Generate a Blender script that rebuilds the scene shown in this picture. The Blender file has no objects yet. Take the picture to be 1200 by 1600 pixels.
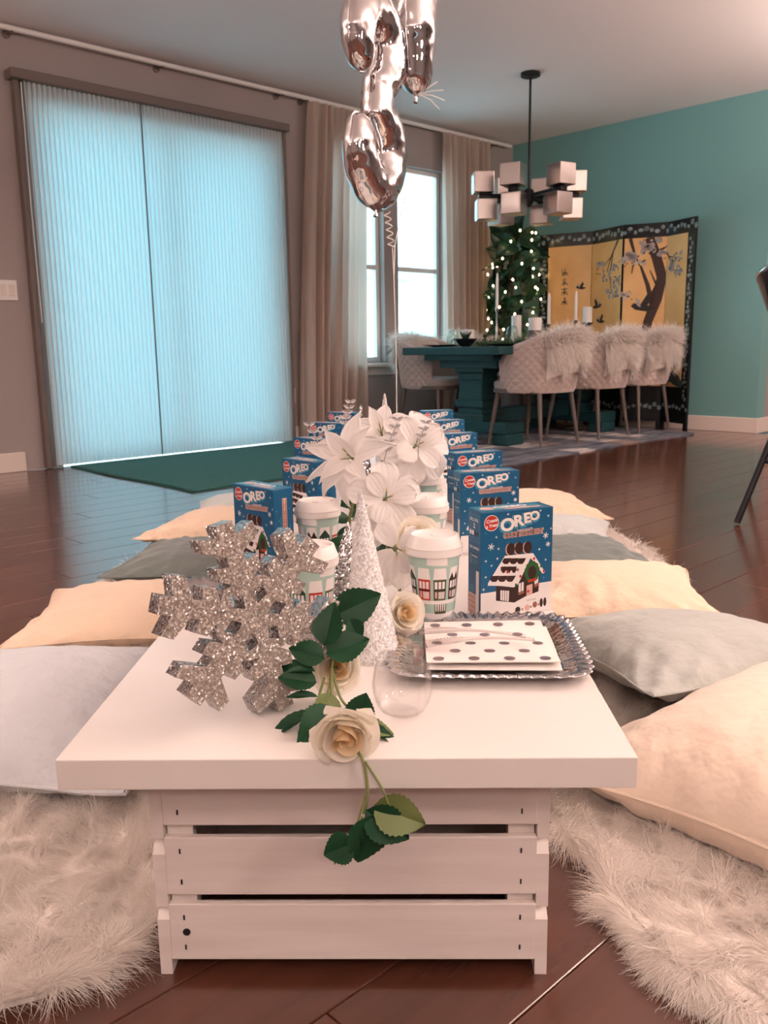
import bpy, bmesh, math, random
import numpy as np
from mathutils import Vector, Matrix, Euler
random.seed(7); RNG = np.random.default_rng(7)
PI = math.pi
SC = bpy.context.scene
COL = SC.collection

# ---------------------------------------------------------------- camera
CAM_H = 0.7269
cam = bpy.data.cameras.new('camera')
cam.sensor_fit = 'VERTICAL'; cam.sensor_height = 36.0
cam.lens = 1342.5 / 1600 * 36.0
cam.clip_start = 0.02; cam.clip_end = 200
cam.dof.use_dof = True; cam.dof.focus_distance = 1.2; cam.dof.aperture_fstop = 15.0
camo = bpy.data.objects.new('camera', cam); COL.objects.link(camo)
_p, _r = 0.190336, -0.015128
_R = Vector((1, 0, 0)); _F = Vector((0, math.cos(_p), -math.sin(_p))); _U = _R.cross(_F)
_R2 = _R*math.cos(_r) + _U*math.sin(_r); _U2 = -_R*math.sin(_r) + _U*math.cos(_r)
camo.matrix_world = Matrix(((_R2.x, _U2.x, -_F.x, 0), (_R2.y, _U2.y, -_F.y, 0), (_R2.z, _U2.z, -_F.z, CAM_H), (0, 0, 0, 1)))
SC.camera = camo

# ---------------------------------------------------------------- world, exposure, lights
SC.view_settings.view_transform = 'Standard'; SC.view_settings.look = 'None'
SC.view_settings.gamma = 1.0; SC.view_settings.use_curve_mapping = False
SC.view_settings.exposure = 1.28
w = bpy.data.worlds.new('world'); SC.world = w; w.use_nodes = True
bg = w.node_tree.nodes['Background']
bg.inputs[0].default_value = (0.40, 0.80, 0.95, 1); bg.inputs[1].default_value = 2.0

ANG = math.radians(43.70005)                 # the room is turned against the low table
RU = Vector((math.cos(ANG), math.sin(ANG), 0)); RV = Vector((-math.sin(ANG), math.cos(ANG), 0))
WV, WU, CEIL = 5.3726, 6.9004, 2.5788
def RM(u, v, z=0.0): return RU*u + RV*v + Vector((0, 0, z))
def area(name, loc, size, power, color, rot=(0, 0, 0), shape='DISK', spread=PI):
    l = bpy.data.lights.new(name, 'AREA'); l.shape = shape; l.size = size; l.energy = power; l.color = color; l.spread = spread
    o = bpy.data.objects.new(name, l); o.location = loc; o.rotation_euler = rot; COL.objects.link(o); return o
sunl = bpy.data.lights.new('sun', 'SUN'); sunl.energy = 6.0; sunl.angle = math.radians(3); sunl.color = (1.0, 0.97, 0.93)
suno = bpy.data.objects.new('sun', sunl); COL.objects.link(suno)      # stands behind the house: lights the garden and the house across it
suno.rotation_euler = (RV*0.62 + RU*0.12 + Vector((0, 0, -0.80))).to_track_quat('-Z', 'Y').to_euler()
WARM = (1.0, 0.79, 0.68)
FILL_GLOBES = [(-0.9, -1.4), (0.7, -1.9), (2.4, -1.6)]; GLOBE = 25.0  # out-of-view globes added for warm fill, and their glow strength
FILL_UPLIGHTS = [(-1.3, -0.6, 18), (3.3, -0.2, 66), (5.9, 0.7, 72), (-1.0, 3.6, 58)]  # out-of-view lights added so the ceiling bounces soft fill
for (u, v, pw) in FILL_UPLIGHTS:      # unseen upward lights added to brighten the ceiling
    area('fill_uplight', RM(u, v, 1.80), 0.30, pw, WARM, (PI, 0, 0))
# ---------------------------------------------------------------- materials
def mat(name, color, rough=0.5, metal=0.0, noise=None, bump=None, spec=0.5, sheen=0.0, emit=None, trans=0.0, coat=0.0):
    m = bpy.data.materials.new(name); m.use_nodes = True
    nt = m.node_tree; b = nt.nodes['Principled BSDF']
    b.inputs['Base Color'].default_value = (*color, 1); b.inputs['Roughness'].default_value = rough
    b.inputs['Metallic'].default_value = metal; b.inputs['Specular IOR Level'].default_value = spec
    b.inputs['Sheen Weight'].default_value = sheen; b.inputs['Transmission Weight'].default_value = trans
    b.inputs['Coat Weight'].default_value = coat
    if emit: b.inputs['Emission Color'].default_value = (*emit[0], 1); b.inputs['Emission Strength'].default_value = emit[1]
    tc = nt.nodes.new('ShaderNodeTexCoord')
    if noise:   # (scale vec or float, second color, detail)
        mp = nt.nodes.new('ShaderNodeMapping'); s = noise[0]
        mp.inputs['Scale'].default_value = s if isinstance(s, tuple) else (s, s, s)
        nz = nt.nodes.new('ShaderNodeTexNoise'); nz.inputs['Scale'].default_value = 1.0; nz.inputs['Detail'].default_value = 4
        rp = nt.nodes.new('ShaderNodeValToRGB'); rp.color_ramp.elements[0].position = 0.35; rp.color_ramp.elements[1].position = 0.65
        rp.color_ramp.elements[0].color = (*color, 1); rp.color_ramp.elements[1].color = (*noise[1], 1)
        nt.links.new(tc.outputs['Object'], mp.inputs[0]); nt.links.new(mp.outputs[0], nz.inputs[0])
        nt.links.new(nz.outputs[0], rp.inputs[0]); nt.links.new(rp.outputs[0], b.inputs['Base Color'])
    if bump:    # (scale, strength, distance)
        mp = nt.nodes.new('ShaderNodeMapping'); s = bump[0]
        mp.inputs['Scale'].default_value = s if isinstance(s, tuple) else (s, s, s)
        nz = nt.nodes.new('ShaderNodeTexNoise'); nz.inputs['Scale'].default_value = 1.0; nz.inputs['Detail'].default_value = 3
        bp = nt.nodes.new('ShaderNodeBump'); bp.inputs['Strength'].default_value = bump[1]; bp.inputs['Distance'].default_value = bump[2]
        nt.links.new(tc.outputs['Object'], mp.inputs[0]); nt.links.new(mp.outputs[0], nz.inputs[0])
        nt.links.new(nz.outputs[0], bp.inputs['Height']); nt.links.new(bp.outputs[0], b.inputs['Normal'])
    return m
def translucent(name, color, amount, rough=0.8, noise=None, through=None):
    m = mat(name, color, rough, noise=noise); nt = m.node_tree
    b = nt.nodes['Principled BSDF']; out = nt.nodes['Material Output']
    t = nt.nodes.new('ShaderNodeBsdfTranslucent'); t.inputs[0].default_value = (*(through or color), 1)
    mx = nt.nodes.new('ShaderNodeMixShader'); mx.inputs[0].default_value = amount
    nt.links.new(b.outputs[0], mx.inputs[1]); nt.links.new(t.outputs[0], mx.inputs[2]); nt.links.new(mx.outputs[0], out.inputs[0])
    return m
def pane_mat(name, tint=(1, 1, 1), refl=0.08, rough=0.0):
    m = bpy.data.materials.new(name); m.use_nodes = True; nt = m.node_tree; nt.nodes.remove(nt.nodes['Principled BSDF'])
    t = nt.nodes.new('ShaderNodeBsdfTransparent'); t.inputs[0].default_value = (*tint, 1)
    g = nt.nodes.new('ShaderNodeBsdfGlossy'); g.inputs['Roughness'].default_value = rough
    lw = nt.nodes.new('ShaderNodeLayerWeight'); pw = nt.nodes.new('ShaderNodeMath'); pw.operation = 'POWER'; pw.inputs[1].default_value = 4.0
    fr = nt.nodes.new('ShaderNodeMath'); fr.operation = 'MULTIPLY_ADD'; fr.inputs[1].default_value = 0.6; fr.inputs[2].default_value = 0.04
    nt.links.new(lw.outputs['Facing'], pw.inputs[0]); nt.links.new(pw.outputs[0], fr.inputs[0])
    mx = nt.nodes.new('ShaderNodeMixShader')
    nt.links.new(fr.outputs[0], mx.inputs[0]); nt.links.new(t.outputs[0], mx.inputs[1]); nt.links.new(g.outputs[0], mx.inputs[2])
    nt.links.new(mx.outputs[0], nt.nodes['Material Output'].inputs[0]); return m
def glitter(name, color, scale, rough=0.25, spread=0.9, metal=1.0, spark=0):
    m = mat(name, color, rough, metal); nt = m.node_tree; b = nt.nodes['Principled BSDF']
    tc = nt.nodes.new('ShaderNodeTexCoord'); vo = nt.nodes.new('ShaderNodeTexVoronoi'); vo.inputs['Scale'].default_value = scale
    nt.links.new(tc.outputs['Object'], vo.inputs['Vector'])
    ge = nt.nodes.new('ShaderNodeNewGeometry')
    s = nt.nodes.new('ShaderNodeVectorMath'); s.operation = 'SUBTRACT'; s.inputs[1].default_value = (0.5, 0.5, 0.5)
    nt.links.new(vo.outputs['Color'], s.inputs[0])
    k = nt.nodes.new('ShaderNodeVectorMath'); k.operation = 'SCALE'; k.inputs['Scale'].default_value = spread
    nt.links.new(s.outputs[0], k.inputs[0])
    a = nt.nodes.new('ShaderNodeVectorMath'); a.operation = 'ADD'; nt.links.new(k.outputs[0], a.inputs[0]); nt.links.new(ge.outputs['Normal'], a.inputs[1])
    n = nt.nodes.new('ShaderNodeVectorMath'); n.operation = 'NORMALIZE'; nt.links.new(a.outputs[0], n.inputs[0])
    nt.links.new(n.outputs[0], b.inputs['Normal'])
    rp = nt.nodes.new('ShaderNodeValToRGB'); sp = nt.nodes.new('ShaderNodeSeparateColor'); nt.links.new(vo.outputs['Color'], sp.inputs[0])
    rp.color_ramp.elements[0].color = (*[c*0.70 for c in color], 1); rp.color_ramp.elements[1].color = (*[min(1, c*1.5) for c in color], 1)
    if spark:     # sparkle glints painted as a few near-white flakes in every hundred
        e = rp.color_ramp.elements.new(spark); e.color = (*[min(1, c*1.25) for c in color], 1); rp.color_ramp.elements[-1].position = spark+0.01; rp.color_ramp.elements[-1].color = (0.97, 0.96, 0.95, 1)
    nt.links.new(sp.outputs[1], rp.inputs[0]); nt.links.new(rp.outputs[0], b.inputs['Base Color'])
    return m
M = {}
M['wall'] = mat('greige_wall', (0.36, 0.31, 0.30), 0.75, bump=(220, 0.08, 0.002))
M['teal'] = mat('teal_wall', (0.17, 0.37, 0.37), 0.6, bump=(220, 0.08, 0.002))
M['ceiling'] = mat('ceiling_paint', (0.80, 0.75, 0.75), 0.85, bump=(150, 0.08, 0.003))
M['trim'] = mat('white_trim', (0.76, 0.66, 0.60), 0.4)
M['white'] = mat('white_plastic', (0.80, 0.77, 0.75), 0.35)
M['val'] = mat('blind_rail', (0.16, 0.125, 0.11), 0.5)
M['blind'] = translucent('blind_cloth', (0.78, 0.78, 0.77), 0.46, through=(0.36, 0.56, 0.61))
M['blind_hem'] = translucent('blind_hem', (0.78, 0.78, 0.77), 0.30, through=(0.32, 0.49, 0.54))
M['curtain'] = translucent('sheer_linen', (0.70, 0.57, 0.50), 0.50)
M['pane'] = pane_mat('window_glass')
M['clear'] = pane_mat('clear_plastic', (0.992, 0.99, 0.99))
M['cloche'] = pane_mat('cloche_glass', (0.90, 0.95, 0.93))
M['mat'] = mat('green_mat', (0.018, 0.105, 0.095), 0.9, noise=(60, (0.028, 0.135, 0.12)), bump=(400, 0.4, 0.003))
M['table'] = mat('white_laminate', (0.82, 0.77, 0.735), 0.30)
M['crate'] = mat('whitewashed_pine', (0.78, 0.69, 0.65), 0.6, noise=((4, 40, 40), (0.86, 0.78, 0.74)), bump=((6, 120, 120), 0.15, 0.002))
M['screw'] = mat('dark_steel', (0.05, 0.045, 0.045), 0.4, 0.8)
M['blue'] = mat('printed_blue', (0.004, 0.105, 0.235), 0.32)
M['blue_top'] = mat('printed_blue_light', (0.03, 0.22, 0.36), 0.3)
M['ink_white'] = mat('ink_white', (0.85, 0.80, 0.78), 0.4)
M['ink_navy'] = mat('ink_navy', (0.004, 0.02, 0.06), 0.4)
M['ink_lblue'] = mat('ink_light_blue', (0.05, 0.32, 0.48), 0.4)
M['ink_red'] = mat('ink_red', (0.52, 0.035, 0.02), 0.4)
M['ink_brown'] = mat('ink_brown', (0.035, 0.012, 0.009), 0.4)
M['ink_tan'] = mat('ink_tan', (0.33, 0.12, 0.08), 0.4)
M['ink_pink'] = mat('ink_pink', (0.70, 0.42, 0.36), 0.4)
M['ink_green'] = mat('ink_green', (0.02, 0.12, 0.03), 0.4)
M['ink_dgreen'] = mat('ink_dark_green', (0.012, 0.05, 0.03), 0.4)
M['ink_olive'] = mat('ink_olive', (0.08, 0.075, 0.03), 0.4)
M['ink_grey'] = mat('ink_grey', (0.22, 0.19, 0.18), 0.4)
M['mint'] = mat('mint_paper', (0.42, 0.58, 0.52), 0.45)
M['lid'] = mat('white_lid', (0.84, 0.79, 0.76), 0.35)
M['silver_foil'] = mat('silver_foil', (0.76, 0.74, 0.75), 0.035, 1.0)
M['silver_plate'] = mat('silver_plastic', (0.62, 0.60, 0.61), 0.09, 1.0, bump=(70, 0.25, 0.004))
M['snow'] = glitter('silver_glitter', (0.35, 0.295, 0.26), 560, 0.42, 0.75, 0.35, 0.93)
M['snow_side'] = glitter('silver_glitter_edge', (0.44, 0.42, 0.41), 480, 0.22, 1.3, 0.85)
M['pearl'] = glitter('iridescent_white_glitter', (0.88, 0.82, 0.79), 420, 0.3, 0.45, 0.0)
M['tinsel'] = glitter('silver_tinsel', (0.55, 0.53, 0.53), 240, 0.12, 0.9, 1.0)
M['fork'] = pane_mat('fork_plastic', (0.90, 0.88, 0.88))
M['napkin'] = mat('napkin_paper', (0.86, 0.80, 0.76), 0.8)
M['dot'] = mat('foil_dot', (0.42, 0.30, 0.29), 0.3, 0.6, noise=(30, (0.30, 0.25, 0.34)))
M['petal_cream'] = translucent('cream_petal', (0.95, 0.90, 0.80), 0.40, 0.7)
M['petal_heart'] = translucent('apricot_petal', (0.92, 0.74, 0.50), 0.40, 0.7)
M['petal_white'] = translucent('white_petal', (0.93, 0.89, 0.87), 0.30, 0.7)
M['leaf'] = mat('rose_leaf', (0.005, 0.042, 0.016), 0.5, noise=(25, (0.009, 0.066, 0.024)), spec=0.3)
M['leaf_light'] = mat('pale_leaf', (0.15, 0.19, 0.06), 0.5)
M['stem'] = mat('green_stem', (0.20, 0.23, 0.08), 0.5)
M['sprig'] = mat('silver_sprig', (0.55, 0.52, 0.52), 0.35, 0.5)
def cloth(name, c, d=None): return mat(name, c, 0.85, noise=(3.0, d or tuple(x*0.93 for x in c)), bump=(16, 0.45, 0.03), sheen=0.25)
M['c_cream'] = cloth('cream_cotton', (0.86, 0.66, 0.49))
M['c_ivory'] = cloth('ivory_cotton', (0.88, 0.73, 0.60))
M['c_white'] = cloth('pale_cotton', (0.67, 0.70, 0.735))
M['c_grey'] = cloth('sage_grey_cotton', (0.46, 0.48, 0.45))
M['c_dark'] = cloth('slate_cotton', (0.17, 0.20, 0.19))
M['c_light'] = cloth('light_grey_cotton', (0.58, 0.61, 0.60))
M['fur'] = mat('white_fur', (0.90, 0.82, 0.76), 0.8, noise=(9, (0.92, 0.86, 0.80)))
fur_nt = M['fur'].node_tree; _g = fur_nt.nodes.new('ShaderNodeNewGeometry'); _a = fur_nt.nodes.new('ShaderNodeVectorMath'); _a.operation = 'MULTIPLY_ADD'; _a.inputs[1].default_value = (0.85, 0.85, 0.85); _a.inputs[2].default_value = (0, -0.25, 0.7)
fur_nt.links.new(_g.outputs['Normal'], _a.inputs[0]); _n = fur_nt.nodes.new('ShaderNodeVectorMath'); _n.operation = 'NORMALIZE'; fur_nt.links.new(_a.outputs[0], _n.inputs[0]); fur_nt.links.new(_n.outputs[0], fur_nt.nodes['Principled BSDF'].inputs['Normal'])   # a lying coat is lit as a whole, not strand by strand
_t = fur_nt.nodes.new('ShaderNodeBsdfTranslucent'); _t.inputs[0].default_value = (0.95, 0.90, 0.86, 1); _m = fur_nt.nodes.new('ShaderNodeMixShader'); _m.inputs[0].default_value = 0.42
fur_nt.links.new(fur_nt.nodes['Principled BSDF'].outputs[0], _m.inputs[1]); fur_nt.links.new(_t.outputs[0], _m.inputs[2]); fur_nt.links.new(_m.outputs[0], fur_nt.nodes['Material Output'].inputs[0])
M['fur_base'] = mat('fur_backing', (0.80, 0.72, 0.66), 0.9)
M['chair'] = mat('quilted_beige', (0.56, 0.45, 0.41), 0.75, sheen=0.3)
M['seat'] = mat('seat_grey', (0.42, 0.36, 0.34), 0.8, sheen=0.3)
M['taupe'] = mat('taupe_metal', (0.16, 0.125, 0.11), 0.45, 0.3)
M['tealwood'] = mat('teal_painted_wood', (0.006, 0.045, 0.055), 0.42, noise=((3, 30, 30), (0.010, 0.062, 0.072)))
M['darktop'] = mat('dark_runner', (0.025, 0.028, 0.03), 0.5)
M['black'] = mat('black_metal', (0.012, 0.012, 0.014), 0.4, 0.5)
M['blackseat'] = mat('black_plastic', (0.018, 0.018, 0.021), 0.22)
M['chrome'] = mat('chrome', (0.6, 0.58, 0.57), 0.12, 1.0)
M['mirrorbox'] = mat('brushed_champagne', (0.42, 0.365, 0.345), 0.30, 1.0)
M['lacquer'] = mat('black_lacquer', (0.010, 0.013, 0.015), 0.22)
M['gold'] = mat('gold_leaf', (0.90, 0.56, 0.25), 0.42, 0.25, noise=(3.5, (0.80, 0.46, 0.18)))
M['pearl_inlay'] = mat('shell_inlay', (0.36, 0.42, 0.43), 0.3, noise=(40, (0.12, 0.17, 0.18)))
M['p_brown'] = mat('painted_bark', (0.05, 0.022, 0.016), 0.5)
M['p_grey'] = mat('painted_blossom', (0.46, 0.40, 0.38), 0.5)
M['p_ink'] = mat('painted_ink', (0.02, 0.016, 0.014), 0.5)
M['p_green'] = mat('painted_rock', (0.05, 0.075, 0.07), 0.5)
M['wax'] = mat('candle_wax', (0.82, 0.77, 0.74), 0.5)
M['bronze'] = mat('dark_bronze', (0.05, 0.032, 0.024), 0.4, 0.7)
M['brownwood'] = mat('brown_turned_wood', (0.12, 0.065, 0.05), 0.5)
M['fig'] = mat('fig_leaf', (0.006, 0.032, 0.018), 0.35, noise=(12, (0.014, 0.062, 0.028)))
M['bark'] = mat('bark', (0.10, 0.06, 0.04), 0.8)
M['bulb'] = mat('fairy_bulb', (1, 0.8, 0.5), 0.4, emit=((1.0, 0.72, 0.36), 9.0))
M['wire'] = mat('dark_wire', (0.02, 0.03, 0.02), 0.6)
M['ribbon'] = mat('white_ribbon', (0.8, 0.76, 0.74), 0.4)
M['glow'] = mat('lamp_diffuser', (1, 0.9, 0.8), 0.5, emit=((1.0, 0.72, 0.55), 12.0))
M['globe'] = mat('fill_globe_glow', (1, 0.9, 0.8), 0.4, emit=((1.0, 0.80, 0.70), GLOBE))  # emission of the added fill globes
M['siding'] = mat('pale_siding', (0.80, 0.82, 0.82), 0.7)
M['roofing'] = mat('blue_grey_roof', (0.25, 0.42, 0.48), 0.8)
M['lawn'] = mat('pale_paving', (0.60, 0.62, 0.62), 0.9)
M['green'] = mat('moss_garland', (0.03, 0.07, 0.035), 0.8, noise=(40, (0.06, 0.12, 0.05)))
M['zip'] = mat('dark_zip', (0.03, 0.025, 0.022), 0.5)
M['door'] = mat('door_vinyl', (0.6, 0.58, 0.56), 0.4)

# wood floor: long grain, tone by plank
def floor_mat():
    m = mat('dark_wood', (0.1, 0.04, 0.03), 0.3); nt = m.node_tree; b = nt.nodes['Principled BSDF']
    tc = nt.nodes.new('ShaderNodeTexCoord'); oi = nt.nodes.new('ShaderNodeObjectInfo')
    cx = nt.nodes.new('ShaderNodeCombineXYZ'); ml = nt.nodes.new('ShaderNodeMath'); ml.operation = 'MULTIPLY'; ml.inputs[1].default_value = 37
    nt.links.new(oi.outputs['Random'], ml.inputs[0]); nt.links.new(ml.outputs[0], cx.inputs[2]); nt.links.new(ml.outputs[0], cx.inputs[0])
    ad = nt.nodes.new('ShaderNodeVectorMath'); ad.operation = 'ADD'; nt.links.new(tc.outputs['Object'], ad.inputs[0]); nt.links.new(cx.outputs[0], ad.inputs[1])
    mp = nt.nodes.new('ShaderNodeMapping'); mp.inputs['Scale'].default_value = (2.2, 26, 26); nt.links.new(ad.outputs[0], mp.inputs[0])
    nz = nt.nodes.new('ShaderNodeTexNoise'); nz.inputs['Scale'].default_value = 1.0; nz.inputs['Detail'].default_value = 6; nz.inputs['Distortion'].default_value = 0.6
    nt.links.new(mp.outputs[0], nz.inputs[0])
    rp = nt.nodes.new('ShaderNodeValToRGB'); nt.links.new(nz.outputs[0], rp.inputs[0])
    rp.color_ramp.elements[0].position = 0.3; rp.color_ramp.elements[1].position = 0.75
    rp.color_ramp.elements[0].color = (0.082, 0.027, 0.016, 1); rp.color_ramp.elements[1].color = (0.118, 0.039, 0.022, 1)
    hs = nt.nodes.new('ShaderNodeHueSaturation'); mr = nt.nodes.new('ShaderNodeMapRange'); mr.inputs[3].default_value = 0.85; mr.inputs[4].default_value = 1.15
    nt.links.new(oi.outputs['Random'], mr.inputs[0]); nt.links.new(mr.outputs[0], hs.inputs['Value']); nt.links.new(rp.outputs[0], hs.inputs['Color'])
    nt.links.new(hs.outputs[0], b.inputs['Base Color'])
    mr2 = nt.nodes.new('ShaderNodeMapRange'); mr2.inputs[3].default_value = 0.18; mr2.inputs[4].default_value = 0.27
    b.inputs['Roughness'].default_value = 0.26; b.inputs['Coat Weight'].default_value = 0.7; b.inputs['Coat Roughness'].default_value = 0.13; b.inputs['Coat IOR'].default_value = 1.6
    bp = nt.nodes.new('ShaderNodeBump'); bp.inputs['Strength'].default_value = 0.025; bp.inputs['Distance'].default_value = 0.002
    nt.links.new(nz.outputs[0], bp.inputs['Height']); nt.links.new(bp.outputs[0], b.inputs['Normal'])
    return m
M['floor'] = floor_mat()

# ---------------------------------------------------------------- mesh helpers
class MB:
    def __init__(s): s.v = []; s.f = []; s.m = []; s.mats = []; s.bx = s.cv = False
    def mi(s, k):
        if k not in s.mats: s.mats.append(k)
        return s.mats.index(k)
    def add(s, vs, fs, k, T=None):
        o = len(s.v); i = s.mi(k)
        for p in vs:
            p = Vector(p); s.v.append(T @ p if T is not None else p)
        for f in fs: s.f.append([a+o for a in f]); s.m.append(i)
    def box(s, c, d, k, bev=0.0, T=None, rot=None):
        s.bx = True; x, y, z = (a/2 for a in d)
        if bev <= 0:
            vs = [Vector(p) for p in ((-x,-y,-z),(x,-y,-z),(x,y,-z),(-x,y,-z),(-x,-y,z),(x,-y,z),(x,y,z),(-x,y,z))]
            fs = [(3,2,1,0),(4,5,6,7),(0,1,5,4),(1,2,6,5),(2,3,7,6),(3,0,4,7)]
        else:
            vs, fs = bevbox(d, bev)
        A = Matrix.Translation(c)
        if rot is not None: A = A @ Euler(rot).to_matrix().to_4x4()
        if T is not None: A = T @ A
        s.add(vs, fs, k, A)
    def lathe(s, prof, k, n=24, T=None, cap=True):
        s.cv = True; vs = []; fs = []
        for r, z in prof:
            for i in range(n):
                a = 2*PI*i/n; vs.append((r*math.cos(a), r*math.sin(a), z))
        for j in range(len(prof)-1):
            for i in range(n):
                fs.append((j*n+i, j*n+(i+1) % n, (j+1)*n+(i+1) % n, (j+1)*n+i))
        if cap:
            fs.append(tuple(range(n-1, -1, -1))); L = (len(prof)-1)*n; fs.append(tuple(range(L, L+n)))
        s.add(vs, fs, k, T)
    def tube(s, pts, r, k, n=8, T=None, flat=None):
        s.cv = True; pts = [Vector(p) for p in pts]; m = len(pts)
        rr = r if isinstance(r, (list, tuple, np.ndarray)) else [r]*m
        vs = []; fs = []; prev = None
        for i, p in enumerate(pts):
            t = (pts[min(i+1, m-1)] - pts[max(i-1, 0)]).normalized()
            if prev is None:
                a = Vector((0, 0, 1)) if abs(t.z) < 0.9 else Vector((1, 0, 0))
                nx = t.cross(a).normalized()
            else: nx = (prev - t*prev.dot(t)).normalized()
            prev = nx; ny = t.cross(nx)
            for q in range(n):
                a = 2*PI*q/n; vs.append(p + (nx*math.cos(a) + ny*math.sin(a))*rr[i])
        for i in range(m-1):
            for q in range(n): fs.append((i*n+q, i*n+(q+1) % n, (i+1)*n+(q+1) % n, (i+1)*n+q))
        fs.append(tuple(range(n-1, -1, -1))); fs.append(tuple(range((m-1)*n, m*n)))
        s.add(vs, fs, k, T)
    def grid(s, fn, nu, nv, k, T=None):
        s.cv = True; vs = [fn(i/nu, j/nv) for j in range(nv+1) for i in range(nu+1)]
        fs = [(j*(nu+1)+i, j*(nu+1)+i+1, (j+1)*(nu+1)+i+1, (j+1)*(nu+1)+i) for j in range(nv) for i in range(nu)]
        s.add(vs, fs, k, T)
    def prism(s, poly, z0, z1, k, T=None):
        n = len(poly); vs = [(x, y, z0) for x, y in poly] + [(x, y, z1) for x, y in poly]
        fs = [tuple(range(n-1, -1, -1)), tuple(range(n, 2*n))] + [(i, (i+1) % n, n+(i+1) % n, n+i) for i in range(n)]
        s.add(vs, fs, k, T)
    def mesh(s, name, smooth=True, angle=50):
        me = bpy.data.meshes.new(name); me.from_pydata([tuple(p) for p in s.v], [], s.f)
        for k in s.mats: me.materials.append(M[k])
        if len(s.mats) > 1: me.polygons.foreach_set('material_index', s.m)
        if smooth and not (s.bx and not s.cv):
            me.polygons.foreach_set('use_smooth', [True]*len(s.f))
            me.update()
            try: me.set_sharp_from_angle(angle=math.radians(angle))
            except Exception: pass
        me.update(); return me
    def obj(s, name, parent=None, loc=None, rot=None, smooth=True, angle=50):
        return link(name, s.mesh(name, smooth, angle), parent, loc, rot)
_bb = {}
def bevbox(d, b):
    key = (*(round(a, 5) for a in d), b)
    if key not in _bb:
        bm = bmesh.new(); bmesh.ops.create_cube(bm, size=1)
        for v in bm.verts: v.co = Vector((v.co.x*d[0], v.co.y*d[1], v.co.z*d[2]))
        bmesh.ops.bevel(bm, geom=bm.edges[:], offset=b, segments=2, affect='EDGES', profile=0.5)
        bm.verts.index_update()
        _bb[key] = ([v.co.copy() for v in bm.verts], [[v.index for v in f.verts] for f in bm.faces]); bm.free()
    return _bb[key]
def link(name, data, parent=None, loc=None, rot=None):
    o = bpy.data.objects.new(name, data); COL.objects.link(o)
    if parent is not None: o.parent = parent
    if loc is not None: o.location = loc
    if rot is not None: o.rotation_euler = rot
    return o
def tag(o, label=None, cat=None, group=None, kind=None):
    if label: o['label'] = label
    if cat: o['category'] = cat
    if group: o['group'] = group
    if kind: o['kind'] = kind
    return o
def thing(name, label, cat, loc=(0, 0, 0), rot=(0, 0, 0), group=None):
    return tag(link(name, None, None, loc, rot), label, cat, group)
def kids(o): return KIDS.get(o.name, None) or [c for c in o.children]
KIDS = {}
def dup(o, loc, rot, label=None):
    r = o.copy(); COL.objects.link(r); r.location = loc; r.rotation_euler = rot
    if label: r['label'] = label
    for ch in list(o.children):
        c = ch.copy(); COL.objects.link(c); c.parent = r
        for g in list(ch.children):
            d = g.copy(); COL.objects.link(d); d.parent = c
    return r
def flush(): bpy.context.view_layer.update()
# the low table's own frame
TB = -0.021638; TZ = 0.3116
TXv = Vector((math.cos(TB), math.sin(TB), 0)); TYv = Vector((-math.sin(TB), math.cos(TB), 0)); TO = Vector((-0.044546, 0.818866, 0))
def TP(x, y, z=TZ): return TO + TXv*x + TYv*y + Vector((0, 0, z))
def rz(deg): return (0, 0, TB + math.radians(deg))
RZ = (0, 0, ANG)
def ribbon_mesh(name, roots, dirs, length, width, key, droop=0.5, curl=0.4, segs=3, lenvar=0.35, up=None):
    """many fur strands as thin tapering ribbons in one mesh"""
    n = len(roots); P = np.array(roots, float); D = np.array(dirs, float)
    L = length*(1 - lenvar*RNG.random(n)); side = np.cross(D, [0, 0, 1.0]) + RNG.normal(0, 0.35, (n, 3))
    side /= np.linalg.norm(side, axis=1)[:, None] + 1e-9
    vs = np.zeros((n, segs+1, 2, 3)); cur = P.copy(); d = D.copy()
    wob = RNG.normal(0, curl, (n, 3))
    for s in range(segs+1):
        wd = width*(1 - s/segs*0.85)
        vs[:, s, 0] = cur - side*wd/2; vs[:, s, 1] = cur + side*wd/2
        d = d + wob/segs + np.array([0, 0, -droop/segs]); d /= np.linalg.norm(d, axis=1)[:, None]
        cur = cur + d*(L/segs)[:, None]
        if up is not None: cur[:, 2] = np.maximum(cur[:, 2], up)
    V = vs.reshape(-1, 3); base = np.arange(n)[:, None]*(2*(segs+1))
    q = []
    for s in range(segs):
        q.append(np.stack([base[:, 0]+2*s, base[:, 0]+2*s+1, base[:, 0]+2*s+3, base[:, 0]+2*s+2], 1))
    F = np.concatenate(q)
    me = bpy.data.meshes.new(name); me.vertices.add(len(V)); me.vertices.foreach_set('co', V.astype(np.float32).ravel())
    me.loops.add(F.size); me.loops.foreach_set('vertex_index', F.astype(np.int32).ravel())
    me.polygons.add(len(F)); me.polygons.foreach_set('loop_start', (np.arange(len(F))*4).astype(np.int32))
    me.update(calc_edges=True); me.polygons.foreach_set('use_smooth', np.ones(len(F), bool)); me.materials.append(M[key]); return me

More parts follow.
